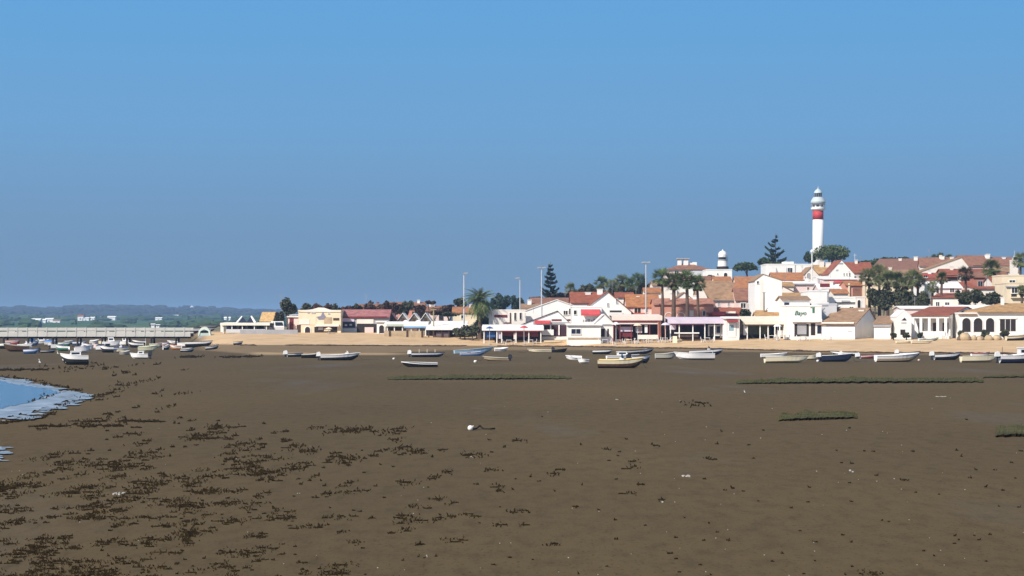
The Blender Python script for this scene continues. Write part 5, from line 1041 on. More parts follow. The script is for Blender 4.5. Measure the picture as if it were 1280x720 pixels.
# the row of four in front of the salmon house
for i, (px, yt, wp, ty) in enumerate(((827.5, 333, 25, 'leftmost of the four before the salmon house, by the lamp post'), (842.5, 339, 24, 'second palm of the four before the salmon house, thickest trunk'), (858.5, 335.5, 26, 'third palm of the four before the salmon house, brightest crown'), (871.5, 341, 23, 'rightmost palm of the four before the salmon house, slim trunk'))):
    fanpalm('tall fan palm, ' + ty, px, yt, wp * 1.13, 319, None, PALM, (1.0, 1.5, 1.3, 1.0)[i], 'four tall palms before the salmon house')
for i, (px, yt, wp, D_, lb, m_) in enumerate(((752, 344, 21, 415, 'dense fan palm at the left end of the skyline palms behind the large gable', PALM), (764, 347.5, 20, 410, 'low bushy palm second from left on the skyline behind the large gable', PALM2), (778, 341.5, 22, 415, 'pale fan palm in the middle of the skyline palms left of the tall lamp', PALM2), (790, 345, 20, 405, 'short palm just left of the tall lamp on the skyline', PALM), (798, 339.5, 22, 418, 'highest skyline palm directly behind the tall lamp', PALM), (713, 353, 17, 400, 'single small palm right of the tall conifer', PALM2))):
    fanpalm(lb, px, yt, wp, D_, None, m_, .9, 'skyline palms behind the large gable' if i < 5 else None)
for px, yt, wp, D_, lb, m_ in ((1086, 333, 23, 352, 'broad pale palm at the left end of the hillside grove', PALM2), (1099, 328, 22, 356, 'tallest palm of the hillside grove above the dark trees', PALM2), (1109, 337, 22, 350, 'dusty palm in the left middle of the hillside grove', PALM2), (1121, 339, 20, 354, 'dark palm in the middle of the hillside grove', PALM), (1131, 343, 18, 350, 'low palm right of the grove middle', PALM2), (1140, 335, 22, 354, 'spreading palm near the right end of the hillside grove', PALM2), (1148, 341, 17, 356, 'thin palm closing the right end of the hillside grove', PALM),
                         (1166, 350, 17, 340, 'slender palm with pale crown left of its twin before the red roof', PALM2), (1177.5, 339, 17, 345, 'slender taller palm right of its twin before the red roof', PALM), (1207, 331, 21, 362, 'palm with brown drooping crown before the balustraded balcony', mat('brownish_palm', (.075, .06, .03), .7, .3)), (1239, 322, 25, 366, 'tall palm with a thick dark trunk before the brick-red wall', PALM), (1276, 314, 23, 372, 'olive palm against the roof tower at the right edge', PALM2), (1257, 376, 10, 322, 'small palm before the cream villa at right', PALM) if False else (1277, 356, 14, 328, 'small palm before the pillared villa at the right edge', PALM2)):
    fanpalm(lb, px, yt, wp * (1.25 if px < 1155 else 1.08), D_, None, m_, 1.1)
for px, yt, wp, D_, lb in ((1168, 317, 11, 500, 'far skyline palm left of the two round chimneys'), (1176, 315, 13, 500, 'far skyline palm behind the left round chimney'), (1187, 317, 12, 500, 'far skyline palm between the two round chimneys'), (1160, 320.5, 11, 500, 'lowest far skyline palm left of the round chimneys')):
    fanpalm(lb, px, yt, wp, D_, None, PALM, .9, 'far skyline palms')
# the big date palm
D = 327; X = X_(600, D); z0 = ground(X, D) - .1; ro = empty('date_palm', (X, D, z0), 0, 'big feathery date palm with a wide crown between pergola and beach bar', 'palm tree'); k = D / F; cz = Z_(376, D) - z0; r = random.Random(8); m1 = MB(); m2 = MB()
for i in range(96): frondmesh(m1 if i % 3 else m2, (0, 0, cz), i * 2.39996, r.uniform(-.5, 1.3), r.uniform(2.7, 3.9), .55, r.uniform(.9, 1.7), r)
for i in range(44): frondmesh(m2, (0, 0, cz - .5), i * 2.39996 + 1, r.uniform(-1.2, -.5), r.uniform(2.2, 3.2), .5, r.uniform(.2, .6), r)
m1.build('fronds', PALM, ro); m2.build('lower_fronds', PALM2, ro); MB().tube((0, 0, 0), (.1, 0, cz), .42, .34, 10).build('trunk', BARK, ro)
sh_ = [(575, 408, 18, 328, 'grey-green shrub leaning on the pergola side of the date palm'), (620, 407, 14, 326, 'small shrub between date palm and beach bar'), (603, 393, 26, 329, 'tallest shrub mass just below the date palm fronds'), (581, 405, 24, 326, 'dense dusty shrub at the left foot of the date palm'), (596, 398, 22, 328, 'tall dusty shrub under the date palm crown'), (610, 404, 18, 326, 'dark shrub at the right foot of the date palm'), (590, 412, 18, 324, 'low front shrub at the foot of the date palm')]
for px, yt, wp, D_, lb in sh_: tree(lb, px, yt, wp, D_, 'round', 422, LEAFG, 'shrub', 'shrub', 'shrubs under the date palm')
# conifers in tiers
def norfolk(label, px, yt, yb, wpx, D, tiers, rough=False):
    X = X_(px, D); z0 = ground(X, D) - .1; ro = empty('norfolk_pine', (X, D, z0), 0, label, 'conifer'); k = D / F; zt_ = Z_(yt, D) - z0; zb_ = Z_(yb, D) - z0; W = wpx * k / 2; m = MB(); t_ = MB(); r = random.Random(int(px)); t_.tube((0, 0, 0), (0, 0, zt_), W*.09 + .05, .03, 7)
    for i in range(tiers):
        q = i / (tiers - .4); z = zb_ + (zt_ - zb_) * q * .94; L = W * (1 - q) ** .75 * r.uniform(.85, 1.1) + .15
        for j in range(7):
            if rough and r.random() < .3: continue
            az = j * .898 + i * .5; d = Vector((math.cos(az), math.sin(az), 0)); sd_ = Vector((-d.y, d.x, 0)); l = L * (r.uniform(.5, 1.1) if rough else r.uniform(.75, 1.1)); z_ = z + (r.uniform(-.9, .9) if rough else r.uniform(-.25, .25)); p0 = Vector((0, 0, z_)); p1 = d*l*.6 + Vector((0, 0, z_ + l*r.uniform(.0, .12))); p2 = d*l + Vector((0, 0, z_ + l*r.uniform(.25, .5)))
            t_.tube(p0, p1, .07, .04, 4)
            for a_, b_ in ((p0*.75 + p1*.25, p1), (p1, p2)):
                for s__ in range(5):
                    c_ = a_.lerp(b_, s__/5); c2 = a_.lerp(b_, min(1, (s__+1.5)/5)); wd = .20*W*(1-q*.5) + .14
                    for v_ in (Vector((0, 0, wd*.75)), sd_*wd, sd_*-wd, Vector((0, 0, -wd*.3))): m.add([c_, c2, c2 + v_*.8 + d*.1, c_ + v_], [(0,1,2,3)])
    m.build('branches', CONI, ro); t_.build('trunk', BARK2, ro); return ro
norfolk('tall tiered conifer on the skyline beside the third lamp post', 688, 327, 371, 22, 405, 8)
norfolk('open tiered conifer on the hill left of the tall lighthouse', 969.5, 292, 331, 33, 520, 6, True)
# pines and broad trees
tree('dark umbrella pine with a wide dome in front of the tall lighthouse', 1040, 304, 58, 560, 'pine', 331, PINEL, 'umbrella_pine', 'pine', bm=BARK2)
tree('small dark pine at the left flank of the umbrella pine', 1012, 313, 16, 555, 'round', 331, PINE, 'pine_tree', 'pine')
tree('flat-topped stone pine right of the old lighthouse', 932, 326.5, 36, 500, 'pine', 341, PINE, 'stone_pine', 'pine')
tree('dark pine clump behind the flat-topped hill house, left part', 955, 321, 16, 520, 'pine', 333, PINE, 'pine_tree', 'pine'); tree('low dark trees on the crest left of the open conifer', 965, 325, 24, 500, 'round', 334, PINE, 'tree', 'tree'); tree('thin dark tree right of the open conifer base', 986, 326, 16, 510, 'round', 334, PINE)
for px, yt, wp, lb in ((1096, 321.5, 24, 'dark crest tree behind the long cream house, left one'), (1114, 320, 22, 'dark crest tree behind the long cream house, middle one'), (1128, 319, 18, 'dark crest tree behind the long cream house, right one'), (1158, 321, 14, 'dark crest bush left of the far skyline palms'), (1081, 325, 18, 'dark bush behind the dusky red roof')):
    tree(lb, px, yt, wp, 500, 'round', 333, PINE, group='dark trees on the right crest')
for px, yt, wp, lb in ((1093, 358, 26, 'dark round tree at the left of the hillside wood'), (1110, 357, 28, 'dark tree in the left middle of the hillside wood'), (1127, 358, 28, 'dark tree in the middle of the hillside wood, under the palms'), (1143, 360, 26, 'dark tree right of the middle of the hillside wood'), (1155, 361, 20, 'dark tree at the right end of the hillside wood'), (1103, 370, 26, 'low front bush at the left of the hillside wood'), (1134, 371, 28, 'low front bush in the middle of the hillside wood'), (1152, 373, 20, 'low front bush at the right of the hillside wood')):
    tree(lb, px, yt, wp, 344 if yt < 369 else 338, 'round', 390, LEAF, group='dark trees of the hillside wood')
for px, yt, wp, lb in ((1203, 361, 22, 'dark clipped hedge tree at the left of the villa hedge'), (1219, 360, 26, 'rounded dark tree in the middle of the villa hedge'), (1237, 360, 24, 'dark tree at the right of the villa hedge'), (1248, 364, 14, 'small bush next to the cream villa')):
    tree(lb, px, yt, wp, 334, 'round', 383, LEAF, group='dark hedge beside the cream villa')
tree('dark bush between the red annex and the trellised restaurant', 931, 384, 17, 318, 'round', 404, LEAF, 'shrub', 'shrub'); tree('brown round-topped bush behind the plain tan roof', 889, 343.5, 16, 420, 'round', 353, BRUSH, 'shrub', 'shrub')
tree('dark green tree behind the old small house with barred window', 911, 356, 9, 365, 'round', 370, LEAF)
tree('dark rounded tree on the skyline left of the second lamp post', 626, 364, 28, 420, 'round', 394, CONI); tree('dark bluish tree on the skyline touching the second lamp post', 645, 365, 24, 424, 'round', 394, CONI); tree('dark tree behind the first lamp post', 575, 370, 17, 420, 'round', 388, LEAF)
tree('leafy dark tree rising above the thatched hut', 360, 371, 22, 346, 'round', 398, LEAFG, seed=5); tree('grey-green lower bush at the left foot of the leafy tree', 350, 386, 14, 343, 'round', 411, LEAFG, 'shrub', 'shrub')
for px, yt, wp, D_, lb, m_ in ((735, 353, 20, 430, 'dark green tree left of the skyline palms', LEAF), (722, 357, 22, 425, 'grey-green tree right of the single small palm', LEAFG), (700, 365, 30, 410, 'grey brown bush behind the broad white gable', BRUSH), (672, 371, 24, 420, 'brown bush at the foot of the tiered conifer', BRUSH), (750, 355, 18, 425, 'dark bush under the left skyline palm', LEAF), (772, 355, 24, 425, 'dark bush under the middle skyline palms', LEAF), (792, 356, 22, 425, 'dark bush under the right skyline palms', LEAF), (808, 352, 22, 420, 'dark green tree right of the tall lamp', PALM)):
    tree(lb, px, yt, wp, D_, 'round', 376, m_, group='bushes behind the large gable')
for i, (px, yt, wp, lb, m_) in enumerate(((383, 377.5, 20, 'dark low tree on the skyline over the left of the cream hall', LEAF), (396, 377.5, 18, 'dark low tree on the skyline over the middle of the cream hall', BRUSH), (409, 378, 18, 'brown bush on the skyline over the right of the cream hall', BRUSH), (421, 376.5, 14, 'round dark tree above the right corner of the cream hall', LEAF), (434, 379, 20, 'brown scrub tree above the left of the faded red roof', BRUSH), (448, 378.5, 18, 'dark scrub tree above the middle of the faded red roof', LEAF), (463, 375, 18, 'taller brown tree above the right of the faded red roof', BRUSH), (477, 373.5, 22, 'dark broad tree above the right end of the faded red roof', BRUSH), (494, 374, 24, 'broad brown tree over the left gabled chalets', BRUSH), (509, 375, 20, 'dark brown tree over the right gabled chalets', LEAF), (524, 380, 16, 'small scrub right of the gabled chalets', BRUSH), (560, 380, 22, 'rounded brown bush left of the first lamp post', BRUSH), (545, 386, 18, 'low bush behind the pergola shed', BRUSH), (561, 390, 26, 'olive green bush behind the white shed', LEAFG))):
    tree(lb, px, yt, wp, 405 if i < 12 else 360, 'round', 396, m_, group='scrub trees on the left skyline')
for px, yt, wp, lb in ((535, 375.5, 7, 'thin palm-like tree sticking up right of the chalets, left half'), (541, 376, 8, 'thin tree sticking up right of the chalets, right half')): tree(lb, px, yt, wp, 410, 'round', 380.5, BRUSH)

# ------------------------------------------------------------------ lamp posts and masts
def lamp(label, px, yt, D, arm=1, th=.135):
    X = X_(px, D); z0 = ground(X, D); H = Z_(yt, D) - z0; ro = empty('lamp_post', (X, D, z0), 0, label, 'lamp post', 'tall lamp posts'); MB().tube((0, 0, 0), (0, 0, H), th, th*.62, 10).build('pole', METAL, ro); MB().tube((0, 0, 0), (0, 0, .5), th*1.6, th*1.5, 8).build('base', METAL, ro)
    for a_ in arm:
        o = MB().tube((0, 0, H - .1), (a_, -.1, H + .25), .06, .05, 6).build('arm', METAL, ro); MB().prism([(a_ - .45, H + .2), (a_ + .45, H + .3), (a_ + .35, H + .48), (a_ - .35, H + .4)], -.3, .1).build('lamp_head', GREYP, o)
lamp('tall plain lamp post left of the date palm, brightest top', 580, 344, 338, (.3,), .17); lamp('shorter lamp post before the dark skyline trees', 650, 350, 352, (-.5,)); lamp('lamp post beside the tiered conifer', 677, 337, 336, (-.4, .3)); lamp('tallest lamp post, left of the four palms', 807.5, 330.5, 322, (-.4, .3), .15)
D = 321; X = X_(955, D); z0 = ground(X, D); ro = empty('pole', (X, D, z0), 0, 'weathered grey post before the tall blank gable wall', 'post'); H = Z_(366, D) - z0; MB().tube((0, 0, 0), (0, 0, H), .17, .12, 8).build('shaft', mat('weathered_grey_post', (.22, .20, .17), .8, .15), ro); MB().box(-.25, .25, -.12, .12, H + .002, H + .12).build('cap', GREYP, ro)
D = 333; X = X_(542, D); z0 = ground(X, D); ro = empty('pole', (X, D, z0), 0, 'olive post with short cross arm in front of the pergola', 'post'); H = Z_(386, D) - z0; MB().tube((0, 0, 0), (0, 0, H), .13, .1, 8).build('shaft', mat('olive_post', (.30, .27, .17), .8, .15), ro); MB().box(-.5, .5, -.06, .06, H - .2, H - .05).build('cross_arm', LWOOD, ro)
D = 402; X = X_(1015, D); z0 = ground(X, D); ro = empty('pole', (X, D, z0), 0, 'slim white post with a lantern left of the umbrella pine', 'post'); H = Z_(316, D) - z0; MB().tube((0, 0, 0), (0, 0, H), .13, .1, 8).build('shaft', WHITE, ro); MB().ball((0, 0, H + .3), .35, .35, .4).build('lantern', WHITE, ro)
for px, yt, D, lb in ((688.2, 322, 470, 0), (351.5, 367, 360, 'thin dark aerial behind the leafy tree'), (457.5, 367, 430, 'thin aerial mast above the faded red roof'), (1153, 318.5, 480, 0), (1068.5, 317, 500, 'slim white aerial at the right flank of the umbrella pine')):
    if not lb: continue
    X = X_(px, D); z0 = ground(X, D); H = Z_(yt, D) - z0; m = MB().tube((0, 0, 0), (0, 0, H), .07, .04, 5); m.tube((-.5, 0, H - .4), (.5, 0, H - .4), .03, n=4); o = m.build('aerial_mast', WHITE if px > 1000 else GREYP, None, loc=(X, D, z0)); tag(o, lb, 'aerial')

# ------------------------------------------------------------------ cars by the spit
def car(label, px, D, yb, rz, body, van=False):
    X = X_(px, D); z0 = ground(X, D); ro = empty('van' if van else 'parked_car', (X, D, z0), R(rz), label, 'van' if van else 'car', 'white vehicles parked by the thatched hut')
    pr = [(-2.0, .35), (2.0, .35), (2.05, .75), (1.9, .95), (1.1, 1.02), (.45, 1.5), (-1.2, 1.52), (-1.85, 1.05), (-2.05, .8)] if not van else [(-2.2, .35), (2.2, .35), (2.25, 1.0), (1.9, 1.2), (1.4, 2.0), (-2.1, 2.05), (-2.25, 1.9)]
    MB().prism(pr, -.85, .85).build('body', body, ro)
    hi, lo_ = (1.43, 1.05) if not van else (1.85, 1.25); xa, xb = (-1.3, .5) if not van else (.2, 1.4)
    for sy in (-1, 1): MB().prism([(xa - .1, lo_), (xb + .35, lo_), (xb, hi), (xa, hi)], sy*.85 - .012, sy*.85 + .012).build('window', GLASS, ro)
    MB().add([(xb + .42 + (.2 if van else 0), -.7, lo_ + .02), (xb + .42 + (.2 if van else 0), .7, lo_ + .02), (xb + .05 + (.05 if van else 0), .66, hi), (xb + .05 + (.05 if van else 0), -.66, hi)], [(0,1,2,3)]).build('windscreen', GLASS, ro)
    for sx in (-1.3, 1.3):
        for sy in (-1, 1):
            o = MB().tube((sx, sy*.72, .32), (sx, sy*.9, .32), .32, n=14).build('wheel', BLACK, ro); MB().tube((sx, sy*.9, .32), (sx, sy*.915, .32), .18, n=10).build('rim', METAL, o)
    for sy in (-.6, .6): MB().box(2.03, 2.07, sy - .15, sy + .15, .68, .82).build('headlight', mat('lamp_glass', (.7, .7, .68), .2), ro)
car('white car seen end-on under the thatched hut', 335.5, 345, 411, -80, HW); car('rounded white van end-on between thatched hut and leafy tree', 347, 343, 411, -75, HW, True)
D = 336; m = MB().box(0, X_(372, D) - X_(300, D), 0, .25, 0, .85).build('low_wall', GREYP, None, loc=(X_(300, D), D, ground(X_(330, D), D) - .1)); tag(m, 'long low grey wall below the thatched hut and leafy tree', 'wall')
D = 334; m = MB().box(0, X_(532, D) - X_(482, D), 0, .3, 0, 1.2).build('low_wall', STONE, None, loc=(X_(482, D), D - 4, ground(X_(505, D), D - 4) - .15)); tag(m, 'sand coloured low wall with dark posts before the beach pavilion', 'wall')
for px in (489, 510.5, 529): MB().box(-.14, .14, -.12, -.005, 0, 1.3).build('post', WOOD, m, loc=(X_(px, D) - X_(482, D), 0, 0))
# ------------------------------------------------------------------ parasols, furniture, rocks
def parasol(label, px, yt, wpx, D, m=CLOTHW, group=None, yb=None):
    X = X_(px, D); z0 = ground(X, D) + (.1 if yb else 0); k = D / F; r_ = wpx * k / 2; H = Z_(yt, D) - z0; ro = empty('parasol', (X, D, z0), 0, label, 'parasol', group); MB().lathe([(r_, H - r_*.55), (r_*.6, H - r_*.2), (.05, H), (.02, H)], 8).build('canopy', m, ro); MB().tube((0, 0, 0), (0, 0, H - .1), .045, n=6).build('pole', METAL, ro); MB().tube((0, 0, 0), (0, 0, .12), .28, n=10).build('base', GREYP, ro)
parasol('white domed parasol left of its twin before the gabled chalets', 507.5, 400, 9, 341, group='white parasols before the gabled chalets'); parasol('white domed parasol right of its twin before the gabled chalets', 523, 400, 9, 341, group='white parasols before the gabled chalets')
parasol('cream parasol under the canopy of the cream hall', 411, 409, 9, 337, CREAM)
parasol('white parasol at the left end of the timber porch', 770, 402.5, 11, 308.5); parasol('cream parasol before the pale low wall of the timber porch', 797, 404, 11, 307.5, CREAM); parasol('lilac parasol under the leftmost tall palm', 832, 403, 12, 307, CLOTHP); parasol('white parasol right of the hauled-up skiff', 972, 405, 11, 303); parasol('red parasol before the beach bar windbreaks', 655, 407, 11, 314.5, REDP); parasol('blue parasol at the left end of the beach bar', 612, 408, 10, 315, BLUEP)
# white garden chair and table, copied round the terraces
def chair0():
    ro = empty('garden_chair', (0, 0, 0)); MB().box(-.23, .23, -.22, .22, .40, .45).build('seat', CLOTHW, ro); MB().prismx([(.2, .45), (.25, .45), (.33, .9), (.28, .9)], -.23, .23).build('backrest', CLOTHW, ro)
    for sx in (-.2, .2):
        for sy in (-.19, .19): MB().box(sx - .025, sx + .025, sy - .025, sy + .025, 0, .398).build('leg', CLOTHW, ro)
    return ro
def table0():
    ro = empty('garden_table', (0, 0, 0)); MB().box(-.45, .45, -.45, .45, .70, .75).build('tabletop', CLOTHW, ro)
    for sx in (-.38, .38):
        for sy in (-.38, .38): MB().box(sx - .03, sx + .03, sy - .03, sy + .03, 0, .698).build('leg', METAL, ro)
    return ro
cproto, tproto = chair0(), table0(); usedc = usedt = False
PLACES = [(756, 311, 'before the small white gabled shop'), (773, 309, 'at the left end of the timber porch'), (786, 309, 'before the middle of the timber porch'), (801, 308.5, 'before the pale low wall of the timber porch'), (818, 308.5, 'at the right end of the timber porch'), (831, 308, 'below the leftmost tall palm'), (884, 305, 'before the grey panel of the lilac canopy bar'), (964, 305.5, 'right of the hauled-up skiff'), (978, 305, 'before the dark bay beside the green lettering'), (1004, 301, 'below the green lettering'), (636, 315, 'before the red windbreak of the beach bar'), (663, 315, 'before the right red windbreak of the beach bar'), (1176, 299, 'on the terrace of the arcaded house'), (1035, 301, 'before the tan beach house, left part')]
for px, D, lb in PLACES:
    X = X_(px, D); t_ = tproto if not usedt else copy_tree(tproto); usedt = True; t_.location = (X, D, ground(X, D) + .01); tag(t_, 'white table ' + lb, 'table', 'garden tables along the beach')
    for dx, rz, sd_ in ((-.75, 90, 'left'), (.75, -90, 'right')):
        c_ = cproto if not usedc else copy_tree(cproto); usedc = True; c_.location = (X + dx, D + .1, ground(X + dx, D) + .01); c_.rotation_euler = (0, 0, R(rz)); tag(c_, 'white chair %s of the table %s' % (sd_, lb), 'chair', 'garden chairs along the beach')
D = 300; X = X_(843.5, 306); ro = empty('menu_stand', (X, 306, ground(X, 306)), 0, 'white folding menu stand on the sand before the lilac bar', 'sign'); MB().prismx([(-.45, 0), (-.4, 0), (.03, 1.1), (-.02, 1.1)], -.35, .35).build('board', CREAM, ro); MB().prismx([(.4, 0), (.45, 0), (.02, 1.08), (-.03, 1.08)], -.35, .35).build('rear_board', CREAM, ro)
rk = random.Random(4)
for i, (px, w_, h_, lb) in enumerate(((1199, 6, 6, 'dark left boulder below the first arch'), (1207, 15, 10, 'largest sandy boulder below the first arch'), (1217, 8, 7, 'sandy boulder below the second arch'), (1225, 10, 6, 'flat sandy boulder below the third arch'), (1236, 12, 7, 'long sandy mound below the third arch'), (1246, 12, 7, 'sandy mound left of the wide opening'))):
    D = 295; k = D / F; X = X_(px, D); m = MB(); m.ball((0, 0, h_*k*.3), w_*k*.5, w_*k*.4, h_*k*.7, 9, 6, .16, rk); o = m.build('boulder', STONE if i else mat('dark_boulder', (.14, .10, .07), .9, .2), None, True, (X, D, ground(X, D) - .05)); tag(o, lb, 'boulder', 'boulders below the arched house')
for px, wp, lb in ((1202, 10, 'dry bush between the arcaded house and the first arch'), (1232, 14, 'low dry bush below the third arch'), (1256, 12, 'dry bush below the wide opening'), (1133, 10, 'low green plant at the foot of the narrow gable'), (1150, 10, 'green plant before the first posts of the arcaded house'), (1117, 8, 'dark plant right of the small white block')):
    tree(lb, px, 411 if px > 1190 else 415, wp, 297, 'round', 423, LEAFG if px > 1190 else LEAF, 'shrub', 'shrub')
boat('cream boat hulls stored among bushes at the right edge of the sand', 1257, 1284, 424, HC, BLK, 'r', 8, D=293, h=.8, cabin=None)
boat('upturned white dinghy before the arcaded house steps', 1139, 1165, 429, HC, None, 'r', 2, D=286, h=.45); boat('white canoe leaning on the terrace of the arcaded house', 1148, 1172, 424.5, HW, GREENP, 'r', 2, D=294, h=.4, name='canoe', cat='canoe')
boat('flat cream board-like skiff on the sand at the foot of the narrow gable', 1120, 1140, 429, HC, None, 'r', 0, D=287, h=.4)
boat('flat pale skiff on the sand before the low white gable house', 680, 702, 426.5, HC, None, 'r', 2, D=318, h=.4)

# ------------------------------------------------------------------ buoys, egrets, gull
def buoy(label, px, py, r_, m, rope=True):
    D = CH * F / (py - HY); X = X_(px, D); z = ground(X, D); ro = empty('buoy', (X, D, z), 0, label, 'buoy'); b_ = MB(); b_.ball((0, 0, r_*.85), r_, r_, r_, 16, 10); b_.tube((r_*.7, 0, r_*1.3), (r_*1.15, 0, r_*1.65), r_*.25, r_*.2, 8); b_.build('float', m, ro, True)
    if rope:
        t_ = MB(); p = Vector((r_*.9, 0, .05)); q = random.Random(2)
        pts = [p, Vector((r_*2.2, .4, .06)), Vector((r_*3.2, 1.0, .13)), Vector((r_*4.6, .7, .02)), Vector((r_*7, .6, .02)), Vector((r_*8.6, .8, .03))]
        for a_, c_ in zip(pts, pts[1:]): t_.tube(a_, c_, .035, n=6)
        t_.build('rope', mat('tarred_rope', (.02, .015, .01), .9), ro)
BW = mat('buoy_white', (.80, .76, .72), .4, .03, spec=.5)
buoy('white mooring buoy with a dark rope lying alone on the open mud', 588, 538.2, .105, BW)
buoy('small white buoy on the mud below the blue boats', 594, 453.5, .15, BW, False); buoy('pinkish small buoy between the long white boats at right', 1148.5, 451.5, .13, mat('buoy_pink', (.62, .45, .40), .5), False); buoy('small pale buoy on the mud left of the dark hulled skiff', 492, 449.5, .12, BW, False); buoy('dark small buoy on the mud under the short cream skiff', 687, 448.5, .15, BLK, False); buoy('pale round buoy on the mud left of the navy boat', 1022, 452.5, .13, BW, False)
def egret(label, px, py, hpx, kind='egret'):
    D = CH * F / (py - HY); X = X_(px, D); z = ground(X, D); s_ = hpx * D / F; ro = empty(kind, (X, D, z), 0, label, kind)
    me = bpy.data.meshes.new('body'); vs = [(.16, .34, .045), (.08, .40, .10), (-.04, .46, .12), (-.12, .54, .075), (-.13, .64, .04), (-.08, .74, .034), (-.09, .84, .034), (-.12, .92, .036), (-.17, .925, .042), (-.23, .91, .02), (-.34, .89, .007)]
    me.from_pydata([(x*s_, 0, z_*s_) for x, z_, _ in vs], [(i, i+1) for i in range(len(vs)-1)], []); o = bpy.data.objects.new('body', me); COL.objects.link(o); o.parent = ro; me.materials.append(mat('white_feathers', (.78, .77, .74), .8, .03))
    md = o.modifiers.new('skin', 'SKIN')
    for i, d in enumerate(me.skin_vertices[0].data if me.skin_vertices else []): d.radius = (vs[i][2]*s_, vs[i][2]*s_)
    if me.skin_vertices: me.skin_vertices[0].data[2].use_root = True
    o.modifiers.new('sub', 'SUBSURF').levels = 1
    for dy in (-.03, .03): MB().tube((.02*s_, dy*s_, 0), (0, dy*s_, .42*s_), .012*s_, .016*s_, 5).build('leg', BLACK, ro)
    return ro
egret('white egret standing on the mud above the tide pool, nearer bird', 50, 456.5, 8.0); egret('white egret left of the big cruiser bow, farther bird', 72.5, 444.5, 6.5); egret('small white gull standing under the long right grass bank', 931, 492.5, 5, 'gull')

# ------------------------------------------------------------------ far shore
FW = mat('far_white_walls', (.80, .79, .77), .85, .04, .1); rf = random.Random(9)
FAR = [(22, 33, 402.5, 404), (31, 40, 399.5, 404.5), (38, 50, 398, 404.5), (49, 57, 398.5, 404), (56, 66, 397.5, 403), (66, 75, 399.5, 403.5), (97, 104, 393.5, 401), (103, 111, 396.5, 401), (113, 118, 396, 400.5), (119, 126, 396.5, 400), (126, 133, 395, 400), (134, 144, 395, 400.5), (146, 151, 396.5, 399.5), (153, 160, 397, 400), (160, 167, 396.5, 399.5), (178, 190, 395, 399.3), (194, 202, 396.5, 400.5), (217, 223, 393.5, 396.2), (189, 193, 404.5, 408), (195, 199, 405.5, 408), (280, 283, 396, 402), (286, 288, 396, 402), (272, 276, 394.5, 398)]
WORDS = ['low leftmost wing of the white resort', 'second white block of the resort', 'largest white block of the resort', 'white block right of the largest resort block', 'white resort block with a pale tan roof', 'right end wing of the white resort', 'tall white house under a red roof', 'lower white house right of the red roofed tall one', 'tiny white house with a sharp roof', 'white house left of a wide white villa', 'narrow white house right of the sharp roof', 'wide white villa in the middle of the far village', 'small white cottage right of the wide villa', 'low white house second right of the wide villa', 'pale house at the right end of the far village', 'bright white farmhouse alone in dark trees', 'grey-white farmhouse right of the bright one', 'small white house high on the wooded hill', 'pale pillar-like hut just over the pier rail', 'cream hut right of the pillar-like hut', 'pale tall house left of the pier-end marquee', 'narrow pale house nearest the pier-end marquee', 'faint white house on the slope above the pier end']
for (x0, x1, y0, y1), lb in zip(FAR, WORDS):
    D = 2650 if y1 > 397 else 3100
    for q in range(1000, 2650, 25):
        if HY - (ground(X_(x0, q), q) - CH) * F / q <= y1: D = q; break
    if y1 > 407: D = 760
    X0, X1 = X_(x0, D), X_(x1, D); z1 = Z_(y1, D) - 3 if D > 1000 else Z_(y1, D) - .6; z2 = Z_(y0, D); dp = min(14, X1 - X0) if D > 1000 else 2; ro = empty('far_house', ((X0 + X1)/2, D, z1), 0, lb + ' across the river', 'house', 'white houses across the river'); w_ = (X1 - X0) / 2; h_ = (z2 - z1) * .82
    MB().box(-w_, w_, 0, dp, 0, h_).build('wall', FW, ro)
    MB().prismx([(-.4, h_), (dp/2, z2 - z1), (dp + .4, h_)][::-1], -w_ - .3, w_ + .3).build('roof', RRED if x0 == 97 else (RTAN if x0 == 66 else FW), ro)
    wn = MB(); c_ = max(1, int(w_ * 2 / 6))
    for i in range(c_):
        x = -w_ + (i + .5) * 2 * w_ / c_; wn.box(x - min(.9, w_*.3), x + min(.9, w_*.3), -.06, .02, h_*.5, h_*.78)
    wn.build('window', GREYP, ro)
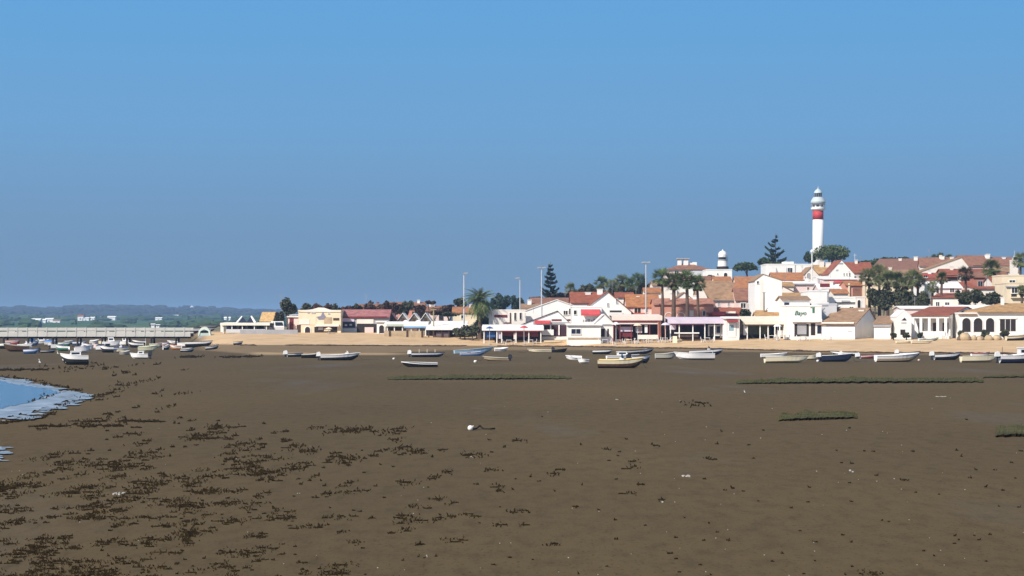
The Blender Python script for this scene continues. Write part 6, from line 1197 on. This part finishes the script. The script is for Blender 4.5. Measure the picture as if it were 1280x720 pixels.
D = 4300; X = X_(240, D); z0 = Z_(392, D); ro = empty('water_tower', (X, D, z0), 0, 'white water tower on the crest of the far hills', 'water tower'); MB().lathe([(2.5, 0), (2.5, 8), (5, 11), (5, 15), (.5, 17)], 16).build('tank', FW, ro); MB().lathe([(.5, 17), (.2, 20)], 6).build('finial', FW, ro)
# woods and hedges of the far shore (one mass)
fm_ = MB(); ff = random.Random(17)
for i in range(1500):
    px = ff.uniform(-250, 420); q = ff.random(); D = 1000 + 1750 * q ** .8; X = X_(px, D); dn = noise.noise((px * .02, D * .0035, 5))
    if dn < -.02 and not (D > 2400): continue
    if 12 < px < 215 and D < 2400 and ff.random() < .9: continue
    z = ground(X, D); s_ = ff.uniform(1.6, 4.2) * (1 + .4 * (D > 2300)); fm_.ball((X, D, z + s_*.5), s_*ff.uniform(1, 2.4), s_, s_*ff.uniform(.6, 1.0), 6, 4, .3, ff)
tag(fm_.build('woods', mat('far_trees', (.036, .066, .022), .9, .4, .02)), 'dark hedges and woods dotted over the green far shore', 'woods', kind='stuff')
fm_ = MB()
for i in range(700):
    px = -20 + 300 * ff.random(); D = ff.uniform(720, 820); X = X_(px, D); s_ = ff.uniform(.5, 1.1); fm_.ball((X, D, ground(X, D) + .2), s_*ff.uniform(1.2, 3), s_, s_*.7, 6, 4, .3, ff)
tag(fm_.build('reed_belt', mat('dark_reeds', (.03, .035, .02), .9, .4, .1)), 'dark reed belt along the far bank behind the pier', 'reeds', kind='stuff')
# wood on the crest of the far hills
fm_ = MB()
for i in range(1500):
    px = ff.uniform(-150, 520); k = ff.uniform(.45, 1); D = 2650 + 1700 * k; X = X_(px, D); top = Z_(itp(px, [a for a, _ in HP], [c for _, c in HP]), 4350); z = 9 + (top - 9) * k ** 1.25; s_ = ff.uniform(3, 7)
    if noise.noise((px * .03, D * .003, 1)) < -.25: continue
    fm_.ball((X, D, z + s_*.2), s_*ff.uniform(1.1, 2.6), s_*1.4, s_*ff.uniform(.45, .8), 6, 4, .35, ff)
tag(fm_.build('hill_woods', HILLM), 'dark woods covering the far blue hills', 'woods', kind='stuff')
